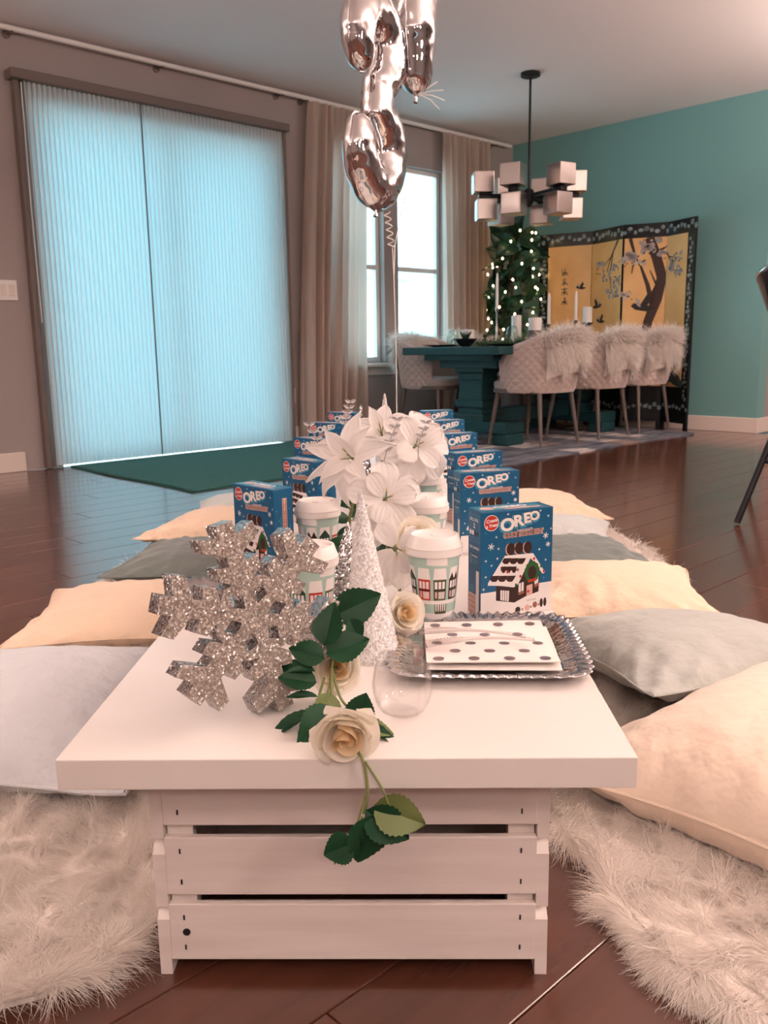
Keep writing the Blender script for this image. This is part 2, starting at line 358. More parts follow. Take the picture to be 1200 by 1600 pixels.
# ---------------------------------------------------------------- setting
def structure(o): o['kind'] = 'structure'; return o
def wall_with_holes(name, u0, u1, z1, holes, v, th, key):
    """wall along u at v..v+th with rectangular openings"""
    b = MB(); us = sorted({u0, u1, *[h[0] for h in holes], *[h[1] for h in holes]}); zs = sorted({0, z1, *[h[2] for h in holes], *[h[3] for h in holes]})
    for i in range(len(us)-1):
        for j in range(len(zs)-1):
            cu, cz = (us[i]+us[i+1])/2, (zs[j]+zs[j+1])/2
            if any(h[0] < cu < h[1] and h[2] < cz < h[3] for h in holes): continue
            b.box((cu, v+th/2, cz), (us[i+1]-us[i], th, zs[j+1]-zs[j]), key)
    bm = bmesh.new(); me = b.mesh(name, smooth=False); bm.from_mesh(me); bmesh.ops.remove_doubles(bm, verts=bm.verts[:], dist=1e-5)
    seen = {}
    for f in bm.faces: seen.setdefault(tuple(sorted(v.index for v in f.verts)), []).append(f)
    bmesh.ops.delete(bm, geom=[f for fs in seen.values() if len(fs) > 1 for f in fs], context='FACES_ONLY')
    bm.to_mesh(me); bm.free(); return structure(link(name, me, None, (0, 0, 0), RZ))
U0, U1, V0 = -3.2, 9.6, -5.2
DOOR = (2.30, 4.075, 0.0, 2.16); WIN = ((4.62, 5.18, 0.60, 2.22), (5.345, 5.93, 0.60, 2.22))
wall_with_holes('wall_left', U0, WU+0.15, CEIL, [DOOR, *WIN], WV, 0.14, 'wall')
def slab(name, c, d, key): b = MB(); b.box(c, d, key); return structure(b.obj(name, None, (0, 0, 0), RZ, smooth=False))
slab('wall_back', (WU+0.075, (2.905+WV)/2, CEIL/2), (0.15, WV-2.905, CEIL), 'teal')
slab('wall_right', ((WU+0.15+U1)/2, 2.98, CEIL/2), (U1-WU-0.15, 0.15, CEIL), 'wall')
slab('wall_far_side', (U1+0.075, (V0+3.055)/2, CEIL/2), (0.15, 3.055-V0, CEIL), 'wall')
slab('wall_front', ((U0+U1)/2, V0-0.075, CEIL/2), (U1-U0, 0.15, CEIL), 'wall')
slab('wall_near', (U0-0.075, (V0+WV)/2, CEIL/2), (0.15, WV-V0, CEIL), 'wall')
slab('ceiling', ((U0+U1)/2, (V0+WV)/2, CEIL+0.06), (U1-U0+0.3, WV-V0+0.5, 0.12), 'ceiling')
fl = slab('floor', ((U0+U1)/2, (V0+WV+.14)/2, -0.06), (U1-U0+0.3, WV+.14-V0, 0.09), 'floor')
PW, PL, PT = 0.155, 1.75, 0.015
def plank_mesh(L):
    b = MB(); b.box((0, 0, 0), (L-0.0012, PW-0.0012, PT), 'floor', 0.0018); return b.mesh('floor_plank')
full = plank_mesh(PL); row = 0; v = 0.498 - PW*4
while v < WV - 0.001:
    off = -((row*0.618) % 1.0)*PL; u = -0.4 + off
    uend = WU if v+PW > 2.91 else 8.6
    while u < uend:
        L = min(PL, uend-u)
        if L > 0.03:
            pw = min(PW, WV-v)
            me = full if L == PL and pw == PW else None
            if me is None:
                b = MB(); b.box((0, 0, 0), (L-0.0012, pw-0.0012, PT), 'floor', 0.0018); me = b.mesh('floor_plank')
            # planks the photo sees: those inside a wide wedge before the lens
            cxy = RM(u+L/2, v+pw/2)
            if cxy.y > -0.1 and abs(cxy.x) < 1.5 + 0.62*max(cxy.y, 0):
                link('floor_plank', me, fl, (u+L/2, v+pw/2, -PT/2), None)
        u += PL
    v += PW; row += 1
def trim(name, c, d, key='trim', bev=0.004): b = MB(); b.box(c, d, key, bev); return structure(b.obj(name, None, (0, 0, 0), RZ))
trim('baseboard_left', ((U0+2.06)/2, WV-0.008, 0.06), (2.06-U0, 0.016, 0.12))
trim('baseboard_left_window', ((4.15+WU)/2, WV-0.008, 0.06), (WU-4.15, 0.016, 0.12))
trim('baseboard_back', (WU-0.008, (2.89+WV)/2, 0.06), (0.016, WV-2.89, 0.12))
trim('baseboard_right', ((WU-0.016+U1)/2, 2.897, 0.06), (U1-WU+0.016, 0.016, 0.12))

# sliding door behind the blind
d1 = structure(link('door_1', None, (None), RM(3.18, WV+0.10), RZ))
for x, ww in ((-0.865, 0.045), (0.865, 0.045), (-0.01, 0.04), (0.03, 0.04)):
    b = MB(); b.box((x, 0.0 if x != 0.03 else 0.03, 1.10), (ww, 0.025, 2.18), 'door', 0.004); b.obj('stile', d1)
for z, h in ((0.04, 0.06), (2.165, 0.06)):
    b = MB(); b.box((0, 0.015, z), (1.68, 0.055, h), 'door', 0.004); b.obj('rail', d1)
for x in (-0.435, 0.445):
    b = MB(); b.box((x, 0.0 if x < 0 else 0.03, 1.10), (0.79, 0.006, 2.06), 'pane'); b.obj('pane', d1)
for i, (u0, u1, z0, z1) in enumerate(WIN):
    wn = structure(link('window_%d' % (i+1), None, None, RM((u0+u1)/2, WV+0.085, (z0+z1)/2), RZ)); W_, H_ = u1-u0, z1-z0
    for x in (-1, 1):
        b = MB(); b.box((x*(W_/2-0.02), 0, 0), (0.04, 0.05, H_), 'white', 0.004); b.obj('jamb', wn)
    for z in (-H_/2+0.02, H_/2-0.02, -0.03):
        b = MB(); b.box((0, 0, z), (W_-0.08, 0.05, 0.04), 'white', 0.004); b.obj('sash_rail', wn)
    for z0_, z1_ in ((-H_/2+0.04, -0.05), (-0.01, H_/2-0.04)):
        b = MB(); b.box((0, 0, (z0_+z1_)/2), (W_-0.08, 0.005, z1_-z0_), 'pane'); b.obj('pane', wn)
b = MB(); b.box(((4.5+6.05)/2, WV-0.03, 0.575), (1.55, 0.12, 0.028), 'trim', 0.005); b.box(((4.5+6.05)/2, WV-0.01, 0.525), (1.47, 0.02, 0.07), 'trim', 0.004)
structure(b.obj('trim_1', None, (0, 0, 0), RZ))

# neighbouring house and ground outside, washed out by the daylight
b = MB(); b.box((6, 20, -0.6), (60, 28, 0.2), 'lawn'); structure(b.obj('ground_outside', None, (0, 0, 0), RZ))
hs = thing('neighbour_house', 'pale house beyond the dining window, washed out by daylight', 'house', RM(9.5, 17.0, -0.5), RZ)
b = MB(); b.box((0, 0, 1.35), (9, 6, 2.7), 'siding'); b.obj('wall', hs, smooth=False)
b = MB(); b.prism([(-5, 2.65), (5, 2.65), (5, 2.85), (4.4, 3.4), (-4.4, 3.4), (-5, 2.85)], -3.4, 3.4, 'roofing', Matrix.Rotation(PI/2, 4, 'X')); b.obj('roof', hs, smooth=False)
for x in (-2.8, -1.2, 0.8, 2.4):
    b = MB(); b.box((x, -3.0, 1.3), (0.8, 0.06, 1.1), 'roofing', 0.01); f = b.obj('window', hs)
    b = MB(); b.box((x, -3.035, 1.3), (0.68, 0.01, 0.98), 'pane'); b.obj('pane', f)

# ---------------------------------------------------------------- vertical blind
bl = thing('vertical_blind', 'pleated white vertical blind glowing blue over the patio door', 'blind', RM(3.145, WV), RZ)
b = MB(); b.box((0, -0.055, 2.30), (2.0, 0.10, 0.055), 'val', 0.006); b.obj('head_rail', bl)
def blind_panel(x0, x1):
    # pleats: every front fold is a doubled hem, a little proud and denser than the cloth between
    b = MB(); pitch = 0.0295; n = int((x1-x0)/pitch); p = (x1-x0)/n; zs = (0.018, 0.75, 1.5, 2.274)
    vs = []; fs = []; hem = []
    for i in range(n):
        a = x0+i*p
        for dx, y in ((0.0, -0.063), (0.0075, -0.063), (0.5*p+0.004, -0.046)):
            for z in zs: vs.append((a+dx, y, z))
    for z in zs: vs.append((x0+n*p, -0.063, z))
    for c in range(3*n):
        for k in range(3): (hem if c % 3 == 0 else fs).append((4*c+k, 4*(c+1)+k, 4*(c+1)+k+1, 4*c+k+1))
    b.add(vs, fs, 'blind'); b.add(vs, hem, 'blind_hem'); return b
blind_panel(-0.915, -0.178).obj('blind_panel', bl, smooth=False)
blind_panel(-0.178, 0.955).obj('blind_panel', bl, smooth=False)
b = MB(); b.box((-0.174, -0.066, 1.146), (0.007, 0.012, 2.255), 'val', 0.002); b.obj('meeting_rail', bl)
for x in (-0.955, 0.985):
    b = MB(); b.box((x, -0.028, 1.14), (0.03, 0.056, 2.27), 'val', 0.004); b.obj('side_channel', bl)
b = MB(); b.tube([(-0.935, -0.075, 2.26), (-0.94, -0.078, 1.6), (-0.935, -0.076, 0.9)], 0.003, 'white', 6); b.obj('pull_cord', bl)

# curtain rod, brackets, curtains
cr = thing('curtain_rod', 'long white curtain rod mounted just under the ceiling', 'rod', RM(4.5, WV-0.09, 2.535), RZ)
b = MB(); b.tube([(-2.45, 0, 0), (2.25, 0, 0)], 0.016, 'white', 12); b.obj('rod', cr)
for u in (2.177, 3.137, 4.102, 4.327, 5.25, 6.55):
    b = MB(); b.tube([(u-4.5, 0.085, -0.01), (u-4.5, 0.02, -0.01), (u-4.5, -0.005, -0.02)], 0.008, 'taupe', 8)
    b.lathe([(0.024, 0), (0.024, 0.008), (0.01, 0.012)], 'taupe', 14, Matrix.Translation((u-4.5, 0.089, -0.01)) @ Matrix.Rotation(PI/2, 4, 'X')); b.obj('bracket', cr)
def curtain(name, label, tu0, tu1, bu0, bu1, z0, npl, seed):
    rg = random.Random(seed); ph = [rg.uniform(0, 6.28) for _ in range(8)]
    t = thing(name, label, 'curtain', RM(0, WV-0.09, 0), RZ, 'curtains at the dining window')
    def fn(a, bb):
        z = z0 + (2.515-z0)*bb
        k = bb**1.4
        u = (bu0+(bu1-bu0)*a)*(1-k) + (tu0+(tu1-tu0)*a)*k
        amp = 0.036 + 0.026*(1-bb); head = max(0, (bb-0.93)/0.07)
        y = amp*math.sin(2*PI*npl*a + 0.9*math.sin(3*a*6+ph[0]) + (1-bb)*0.8*math.sin(5*a+ph[1])) + 0.012*math.sin(2*PI*npl*2.3*a+ph[2])*(1-bb)
        y = y*(1-head*0.4) + head*0.010*math.sin(2*PI*npl*2*a)
        u += 0.012*math.sin(2*PI*npl*a*1.0+ph[3])*(1-bb)
        return (u, y-0.02, z)
    b = MB(); b.grid(fn, npl*14, 34, 'curtain'); b.obj('panel', t, smooth=True, angle=180)
    for i in range(npl):
        b = MB(); a = (i+0.25)/npl; p = fn(a, 1.0); b.tube([(p[0], p[1], 2.512), (p[0], p[1]*0.3, 2.53), (p[0], 0.0, 2.54)], 0.004, 'white', 6); b.obj('hook', t)
    return t
curtain('curtain', 'gathered beige curtain beside the blind, left of the window', 4.33, 4.90, 4.17, 4.80, 0.015, 7, 1)
curtain('curtain', 'gathered beige curtain between the window and the leafy fig plant', 5.79, 6.42, 5.80, 6.40, 0.015, 7, 5)

# switch plate and wall socket
sw = thing('switch_plate', 'white light switch plate left of the glowing blind', 'switch', RM(2.02, WV, 1.09), RZ)
b = MB(); b.box((0, -0.004, 0), (0.17, 0.008, 0.118), 'white', 0.003); b.obj('plate', sw)
for x in (-0.052, 0, 0.052):
    b = MB(); b.box((x, -0.0095, 0), (0.033, 0.005, 0.066), 'trim', 0.0015, rot=(0.05, 0, 0)); b.obj('switch', sw)
so = thing('wall_socket', 'white wall socket low between blind and curtain', 'socket', RM(4.155, WV, 0.36), RZ)
b = MB(); b.box((0, -0.004, 0), (0.072, 0.008, 0.118), 'white', 0.003); b.obj('plate', so)
for z in (-0.022, 0.022):
    b = MB(); b.box((0, -0.0085, z), (0.034, 0.003, 0.03), 'trim', 0.001); b.obj('outlet', so)

# green mat
b = MB()
def matfn(a, c):
    x = (a-0.5)*1.78; y = (c-0.5)*1.47
    e = 0.004*math.sin(9*a+3)*math.sin(7*c); return (x+0.01*math.sin(8*c), y+0.012*math.sin(7*a), 0.010+max(0, e))
b.grid(matfn, 40, 32, 'mat'); b.grid(lambda a, c: (matfn(a, c)[0], matfn(a, c)[1], 0.002), 4, 4, 'mat')
me = b.obj('floor_mat', None, RM(3.20, 4.58, 0), RZ, angle=180)
tag(me, 'dark green mat lying on the floor before the glowing blind', 'mat')
mo = me.modifiers.new('s', 'SOLIDIFY'); mo.thickness = 0.006

# unseen glowing globes on cords, added behind the camera as fill light
for i, (u, v) in enumerate(FILL_GLOBES):
    t = thing('fill_globe', ['added white fill globe left of the camera, hung on a cord', 'added white fill globe right behind the camera, middle of three', 'added white fill globe to the right behind the camera'][i], 'lamp', RM(u, v, CEIL), RZ, 'added fill globes')
    b = MB(); b.lathe([(0.06, 0), (0.06, -0.02), (0.01, -0.03)], 'black', 20); b.obj('canopy', t)
    b = MB(); b.tube([(0, 0, -0.02), (0, 0, -0.56)], 0.004, 'black', 8); b.obj('cord', t)
    b = MB(); b.lathe([(0.02, -0.53), (0.045, -0.56), (0.05, -0.60)], 'black', 20); b.obj('cap', t)
    b = MB(); b.lathe([(0.15*math.sin(PI*k/16)+0.0005, -0.73+0.15*math.cos(PI*k/16)) for k in range(17)], 'globe', 32); b.obj('globe', t)
for i, (u, v, pw) in enumerate(FILL_UPLIGHTS):  # base, pole and bowl built round each added upward light
    t = thing('fill_lamp', 'added fill light in an upward bowl, '+['behind the camera', 'right of the camera', 'far right past the bar stool', 'left of the camera by the window wall'][i], 'lamp', RM(u, v, 0), RZ, 'added upward fill lights')
    b = MB(); b.lathe([(0.14, 0), (0.14, 0.02), (0.015, 0.03), (0.012, 0.06)], 'black', 28); b.obj('base', t)
    b = MB(); b.tube([(0, 0, 0.03), (0, 0, 1.70)], 0.012, 'black', 10); b.obj('pole', t)
    b = MB(); b.lathe([(0.02, 1.68), (0.10, 1.70), (0.175, 1.78), (0.18, 1.80), (0.170, 1.785), (0.09, 1.712), (0.004, 1.705)], 'black', 32); b.obj('bowl', t)

# ---------------------------------------------------------------- low table: top on pine crates
TLEN = 2.80
top = MB(); top.box((0, TLEN/2, -0.017), (0.60, TLEN, 0.034), 'table', 0.0012)
tag(top.obj('low_table', None, TP(0, 0), (0, 0, TB)), 'long low white laminate table top resting on slatted crates', 'table')
def crate(loc, rot, label):
    t = thing('wooden_crate', label, 'crate', loc, rot); Hc = TZ-0.034-0.0006; L = 0.33; W = 0.455
    for z0, z1 in ((0.020, 0.093), (0.105, 0.178), (0.193, Hc)):
        for y in (-L/2-0.0045, L/2+0.0045):
            b = MB(); b.box((0, y, (z0+z1)/2), (W-0.028, 0.009, z1-z0), 'crate', 0.0015); s = b.obj('slat', t)
            b = MB()
            for x in (-1, 1):
                for z in (z0+0.017, z1-0.017):
                    if y < 0: b.box((x*(W/2-0.032), y-0.0046, z), (0.0018, 0.0014, 0.006), 'screw')
            if y < 0: b.obj('staples', s)['kind'] = 'stuff'
    for z0, z1 in ((0.0, 0.080), (0.089, 0.164), (0.176, Hc)):
        for x in (-1, 1):
            b = MB(); zz = min(z1+0.014, Hc); y0 = L/2+0.008
            b.add([(x*(W/2-0.014), -y0, z0), (x*(W/2-0.014), y0, z0), (x*(W/2), y0, z0), (x*(W/2), -y0, z0),
                   (x*(W/2-0.014), -y0+0.022, zz), (x*(W/2-0.014), y0-0.022, zz), (x*(W/2), y0-0.022, zz), (x*(W/2), -y0+0.022, zz),
                   (x*(W/2-0.014), -y0, z1-0.008), (x*(W/2-0.014), y0, z1-0.008), (x*(W/2), y0, z1-0.008), (x*(W/2), -y0, z1-0.008)],
                  [(0, 1, 2, 3), (4, 7, 6, 5), (0, 3, 11, 8), (1, 9, 10, 2), (8, 11, 7, 4), (9, 5, 6, 10), (0, 8, 4, 5, 9, 1), (3, 2, 10, 6, 7, 11)], 'crate')
            b.obj('side_slat', t, smooth=False)
    for x in (-1, 1):
        for y in (-1, 1):
            b = MB(); b.box((x*(W/2-0.031), y*(L/2-0.011), (0.02+Hc)/2), (0.030, 0.020, Hc-0.02), 'crate', 0.001); b.obj('corner_post', t)
    for y in np.linspace(-0.11, 0.11, 3):
        b = MB(); b.box((0, y, 0.026), (W-0.03, 0.07, 0.009), 'crate', 0.001); b.obj('bottom_slat', t)
    b = MB(); b.lathe([(0.0045, 0), (0.0045, 0.001), (0.0028, 0.0016)], 'screw', 14, Matrix.Translation((-W/2+0.034, -L/2-0.009, 0.057)) @ Matrix.Rotation(PI/2, 4, 'X')); b.obj('screw', t)
    return t
crate(TP(-0.002, 0.073+0.174, 0), rz(0), 'whitewashed slatted pine crate under the front of the low table')
crate(TP(0, TLEN-0.30, 0), rz(0), 'whitewashed slatted pine crate under the far end of the low table')

# ---------------------------------------------------------------- printing on curved or flat faces
def text2d(s, size, bold=0.0, shear=0.0, align='CENTER'):
    c = bpy.data.curves.new('t', 'FONT'); c.body = s; c.size = size; c.offset = bold; c.shear = shear; c.align_x = align; c.align_y = 'CENTER'; c.resolution_u = 3
    o = bpy.data.objects.new('t', c); COL.objects.link(o)
    dg = bpy.context.evaluated_depsgraph_get(); me = o.evaluated_get(dg).to_mesh()
    vs = [(v.co.x, v.co.y) for v in me.vertices]; fs = [tuple(p.vertices) for p in me.polygons]
    o.evaluated_get(dg).to_mesh_clear(); bpy.data.objects.remove(o); bpy.data.curves.remove(c)
    return vs, fs
class Ink:
    def __init__(s, fn, cut=0.0): s.b = MB(); s.fn = fn; s.cut = cut
    def raw(s, vs, fs, k, layer):
        if s.cut:
            bm = bmesh.new(); q = [bm.verts.new((x, y, 0)) for x, y in vs]
            for f in fs:
                try: bm.faces.new([q[i] for i in f])
                except ValueError: pass
            xs = [p[0] for p in vs]; x = math.floor(min(xs)/s.cut)*s.cut
            while x < max(xs):
                bmesh.ops.bisect_plane(bm, geom=bm.verts[:]+bm.edges[:]+bm.faces[:], plane_co=(x, 0, 0), plane_no=(1, 0, 0)); x += s.cut
            bm.verts.index_update(); vs = [(v.co.x, v.co.y) for v in bm.verts]; fs = [[v.index for v in f.verts] for f in bm.faces]; bm.free()
        s.b.add([s.fn(x, y, layer) for x, y in vs], fs, k)
    def poly(s, p, k, layer=1):
        a = sum(p[i][0]*p[(i+1) % len(p)][1]-p[(i+1) % len(p)][0]*p[i][1] for i in range(len(p)))
        if a < 0: p = p[::-1]
        s.raw(p, [tuple(range(len(p)))], k, layer)
    def rect(s, x0, y0, x1, y1, k, layer=1): s.poly([(x0, y0), (x1, y0), (x1, y1), (x0, y1)], k, layer)
    def disc(s, x, y, rx, ry, k, layer=1, n=18, a0=0.0, a1=2*PI): s.poly([(x+rx*math.cos(a0+(a1-a0)*i/(n if a1-a0 > 6.2 else n-1)), y+ry*math.sin(a0+(a1-a0)*i/(n if a1-a0 > 6.2 else n-1))) for i in range(n)], k, layer)
    def text(s, t, x, y, size, k, layer=1, bold=0.0, rot=0.0, sx=1.0, shear=0.0):
        vs, fs = text2d(t, size, bold, shear); c, q = math.cos(rot), math.sin(rot)
        s.raw([(x+(a*sx)*c-d*q, y+(a*sx)*q+d*c) for a, d in vs], fs, k, layer)
    def star(s, x, y, r, k, layer=1):
        s.poly([(x+(r if i % 2 == 0 else r*0.28)*math.cos(i*PI/4), y+(r if i % 2 == 0 else r*0.28)*math.sin(i*PI/4)) for i in range(8)], k, layer)

# ---------------------------------------------------------------- cookie house boxes
BW, BH, BD = 0.125, 0.167, 0.044
E_ = 0.00013
def build_box():
    t = thing('cookie_kit_box', 'x', 'box', group='blue cookie house kit boxes on the table')
    b = MB(); b.box((0, 0, BH/2), (BW, BD, BH), 'blue', 0.0012); b.obj('carton', t)
    f = Ink(lambda x, y, l: (x-BW/2, -BD/2-E_*l, y))
    def F(px, py):    # from the picture of the front panel to the panel
        u = (px-378)/712; yt = 292-u*97; yb = 1482-u*84; return (u*BW, (yb-py)/(yb-yt)*BH)
    def FP(pts, k, l): f.poly([F(*p) for p in pts], k, l)
    FP([(380, 1195), (500, 1178), (700, 1135), (900, 1092), (1086, 1062), (1086, 1398), (380, 1481)], 'ink_white', 1)
    for x, y in ((640, 300), (960, 248), (1040, 305), (1070, 450), (955, 690), (1022, 810), (540, 800), (428, 830), (484, 880), (428, 1010), (1005, 1020), (528, 560), (550, 690), (408, 1150), (425, 520)):
        c = F(x, y); f.star(*c, 0.0028, 'ink_white' if (x+y) % 3 else 'ink_lblue', 1)
    for x, y, r in ((478, 670, 0.0055), (1018, 530, 0.005), (1043, 630, 0.004)):
        c = F(x, y)
        for k in range(3):
            a = k*PI/3+0.3; dx, dy = math.cos(a), math.sin(a)
            f.poly([(c[0]-dx*r-dy*.0007, c[1]-dy*r+dx*.0007), (c[0]+dx*r-dy*.0007, c[1]+dy*r+dx*.0007), (c[0]+dx*r+dy*.0007, c[1]+dy*r-dx*.0007), (c[0]-dx*r+dy*.0007, c[1]-dy*r-dx*.0007)], 'ink_white', 1)
    # round seal
    c = F(480, 405); f.disc(*c, 0.0125, 0.0125, 'ink_white', 1, 28); f.disc(*c, 0.0114, 0.0114, 'ink_red', 2, 28)
    f.text('Create', c[0], c[1]+0.0033, 0.0072, 'ink_white', 3, 0.0002, 0.12, 0.95, 0.25); f.text('a Treat', c[0], c[1]-0.0042, 0.0068, 'ink_white', 3, 0.0002, 0.12, 0.95, 0.25)
    # big word, rising and shrinking to the right
    for k, l, bo, dx, dy in (('ink_lblue', 2, 0.0030, -0.0006, -0.0012), ('ink_navy', 3, 0.0018, 0, 0), ('ink_white', 4, 0.0011, 0, 0)):
        for ch, px, py, sz in (('O', 635, 425, 0.0270), ('R', 742, 375, 0.0240), ('E', 828, 340, 0.0215), ('O', 902, 312, 0.0190)):
            c = F(px, py); f.text(ch, c[0]+dx, c[1]+dy, sz, k, l, bo, 0.10, 1.12 if ch == 'O' else 1.15)
    c = F(805, 468); f.text('CHOCOLATE', *c, 0.0046, 'ink_white', 2, 0.0001, 0.05, 1.0)
    for k, l, bo in (('ink_pink', 2, 0.0013), ('ink_brown', 3, 0.0)):
        c = F(795, 512); f.text('COOKIE HOUSE KIT', *c, 0.0098, k, l, bo, 0.04, 0.78)
    # chocolate sandwich biscuits on the ridge
    for px, py in ((668, 690), (750, 678), (838, 668)):
        c = F(px, py); f.disc(c[0]-0.0016, c[1]-0.0005, 0.0076, 0.0098, 'ink_pink', 5); f.disc(*c, 0.0072, 0.0096, 'ink_brown', 6)
    FP([(530, 1110), (705, 1125), (715, 1305), (530, 1278)], 'ink_brown', 2)
    FP([(700, 1130), (880, 800), (962, 965), (955, 1180), (830, 1232), (712, 1305)], 'ink_brown', 2)
    FP([(612, 768), (890, 735), (835, 870), (702, 1128), (560, 1108), (448, 1105), (452, 1072)], 'ink_white', 3)
    FP([(862, 742), (892, 735), (1018, 955), (992, 972), (960, 925), (868, 790), (745, 1095), (700, 1130)], 'ink_white', 4)
    for (x0, x1, yt, yb) in ((603, 822, 795, 860), (573, 728, 890, 962), (485, 722, 995, 1062)):
        for i in range(3):
            a = x0+(x1-x0)*i/3; e = x0+(x1-x0)*(i+1)/3; sk = -18 if x0 != 573 else 0
            FP([(a, yt), (e, yt-3), (e+sk, yt+40), (e+sk-18, yb), (a+sk+20, yb), (a+sk, yt+40)], 'ink_brown', 5)
    c = F(885, 950)
    pts = [(c[0]+0.0128*math.cos(i*PI/12)*(1+0.10*(i % 2)), c[1]+0.0165*math.sin(i*PI/12)*(1+0.10*(i % 2))) for i in range(24)]
    f.poly(pts, 'ink_green', 5); f.disc(c[0], c[1]-0.001, 0.0075, 0.0105, 'ink_brown', 6); FP([(845, 1045), (930, 1020), (930, 1050), (845, 1075)], 'ink_red', 6)
    FP([(572, 1160), (658, 1166), (655, 1290), (572, 1272)], 'ink_white', 4)
    for x in (590, 612, 634): FP([(x, 1160), (x+5, 1160), (x+5, 1284), (x, 1284)], 'ink_brown', 5)
    FP([(752, 1085), (803, 1065), (803, 1165), (752, 1188)], 'ink_white', 4); FP([(775, 1075), (781, 1075), (781, 1180), (775, 1180)], 'ink_brown', 5); FP([(750, 1190), (806, 1165), (806, 1195), (750, 1220)], 'ink_tan', 5)
    FP([(912, 1005), (950, 985), (950, 1075), (912, 1098)], 'ink_white', 4); FP([(910, 1098), (952, 1075), (952, 1110), (910, 1132)], 'ink_tan', 5)
    FP([(832, 1112), (892, 1088), (892, 1208), (832, 1232)], 'ink_pink', 4)
    for x, y, k in ((848, 1175, 'ink_red'), (902, 797, 'ink_red'), (1003, 940, 'ink_red'), (768, 1000, 'ink_red'), (640, 950, 'ink_red'), (725, 1098, 'ink_green'), (975, 885, 'ink_green'), (740, 925, 'ink_tan')):
        f.disc(*F(x, y), 0.0021, 0.0024, k, 7, 10)
    for x, y, k, rx in ((748, 1390, 'ink_brown', 0.0046), (843, 1368, 'ink_pink', 0.0046), (920, 1333, 'ink_tan', 0.0040)):
        f.disc(*F(x, y), rx, 0.0050, k, 3)
    for x, y in ((985, 1312), (1022, 1303)): f.disc(*F(x, y), 0.0028, 0.0072, 'ink_brown', 3)
    for x, y in ((793, 1382), (880, 1355), (958, 1330)): f.text('x', *F(x, y), 0.006, 'ink_brown', 3, 0.0002)
    f.text('INCLUDES', *F(883, 1275), 0.0036, 'ink_grey', 3, 0.0, 0.05); f.text('453 g', *F(430, 1448), 0.0056, 'ink_grey', 3)
    f.b.obj('front_print', t, smooth=False)
    # left narrow face
    g = Ink(lambda x, y, l: (-BW/2-E_*l, BD/2-x, y)); s = BD/0.044
    g.rect(0.004*s, 0.118, 0.040*s, 0.160, 'ink_lblue', 1); g.rect(0.0046*s, 0.1186, 0.0394*s, 0.1594, 'blue', 2)
    g.text('SKILL LEVEL', 0.022, 0.152, 0.0070, 'ink_white', 3, 0.0001, 0, 0.82); g.text('2', 0.022, 0.1425, 0.010, 'ink_white', 3, 0.0004)
    for i in range(4): g.disc(0.0095+i*0.0082, 0.1315, 0.0035, 0.0040, 'ink_white' if i < 2 else 'ink_navy', 3, 14)
    g.text('BEGINNER   PRO', 0.0215, 0.1235, 0.0036, 'ink_lblue', 3)
    g.text('GET INSPIRED', 0.023, 0.108, 0.0052, 'ink_white', 3, 0.0001); g.text('at home', 0.023, 0.1025, 0.0048, 'ink_lblue', 3); g.rect(0.0105, 0.082, 0.0118, 0.098, 'ink_pink', 3)
    for i in range(4): g.rect(0.0145, 0.0945-i*0.0036, 0.034-(i % 2)*0.003, 0.0958-i*0.0036, 'ink_white' if i == 0 else 'ink_lblue', 3)
    g.rect(0.029, 0.0, 0.039, 0.073, 'ink_white', 3); g.rect(0.0, 0.0, 0.0285, 0.034, 'ink_pink', 1)
    for i in range(11): g.rect(0.002, 0.003+i*0.0027, 0.026, 0.003+i*0.0027+(0.0008 if i % 3 else 0.0016), 'ink_grey', 2)
    for i in range(5): g.rect(0.003, 0.037+i*0.0024, 0.022+(i % 2)*0.003, 0.0379+i*0.0024, 'ink_lblue', 2)
    g.b.obj('side_print', t, smooth=False)
    # right narrow face
    g = Ink(lambda x, y, l: (BW/2+E_*l, x-BD/2, y))
    g.rect(0.0195, 0.055, 0.0295, 0.150, 'ink_pink', 1)
    vs, fs = text2d('NUTRITION FACTS', 0.0086, 0.0001); g.raw([(0.0245-d, 0.103+a) for a, d in vs], fs, 'ink_tan', 2)
    for i in range(2): g.rect(0.021+i*0.0055, 0.057, 0.0225+i*0.0055, 0.148, 'ink_tan', 2)
    g.rect(0.0150, 0.08, 0.0163, 0.118, 'ink_lblue', 1)
    for x, y in ((0.006, 0.128), (0.035, 0.13), (0.036, 0.098), (0.008, 0.07), (0.011, 0.11), (0.037, 0.06)): g.star(x, y, 0.0028, 'ink_lblue', 1)
    g.b.obj('end_print', t, smooth=False)
    g = Ink(lambda x, y, l: (x-BW/2, y-BD/2, BH+E_*l))
    g.rect(0.004, 0.006, BW-0.012, BD-0.005, 'blue_top', 1); g.disc(0.022, 0.024, 0.012, 0.011, 'ink_pink', 2)
    g.text('OREO', 0.064, 0.027, 0.019, 'ink_white', 2, 0.0008, 0, 1.1); g.rect(0.046, 0.008, 0.108, 0.016, 'ink_pink', 2)
    g.b.obj('top_print', t, smooth=False)
    for x, sg in ((0, 1),):
        b = MB(); b.box((0, BD/2-0.0035, BH+0.0004), (BW-0.002, 0.006, 0.0006), 'blue_top'); b.obj('top_flap', t)
    return t
box0 = build_box(); flush()
def box_at(p, q, label, first=[True]):
    """p, q: left and right end of the front top edge in table coordinates"""
    a = math.atan2(q[1]-p[1], q[0]-p[0]); n = (math.sin(a), -math.cos(a)); mx, my = (p[0]+q[0])/2, (p[1]+q[1])/2
    loc = TP(mx-n[0]*BD/2, my-n[1]*BD/2, TZ+0.0005); rot = (0, 0, TB+a)
    if first[0]:
        first[0] = False; box0.location = loc; box0.rotation_euler = rot; box0['label'] = label; return box0
    return dup(box0, loc, rot, label)
R_ = 'blue cookie house box in the right-hand row, '
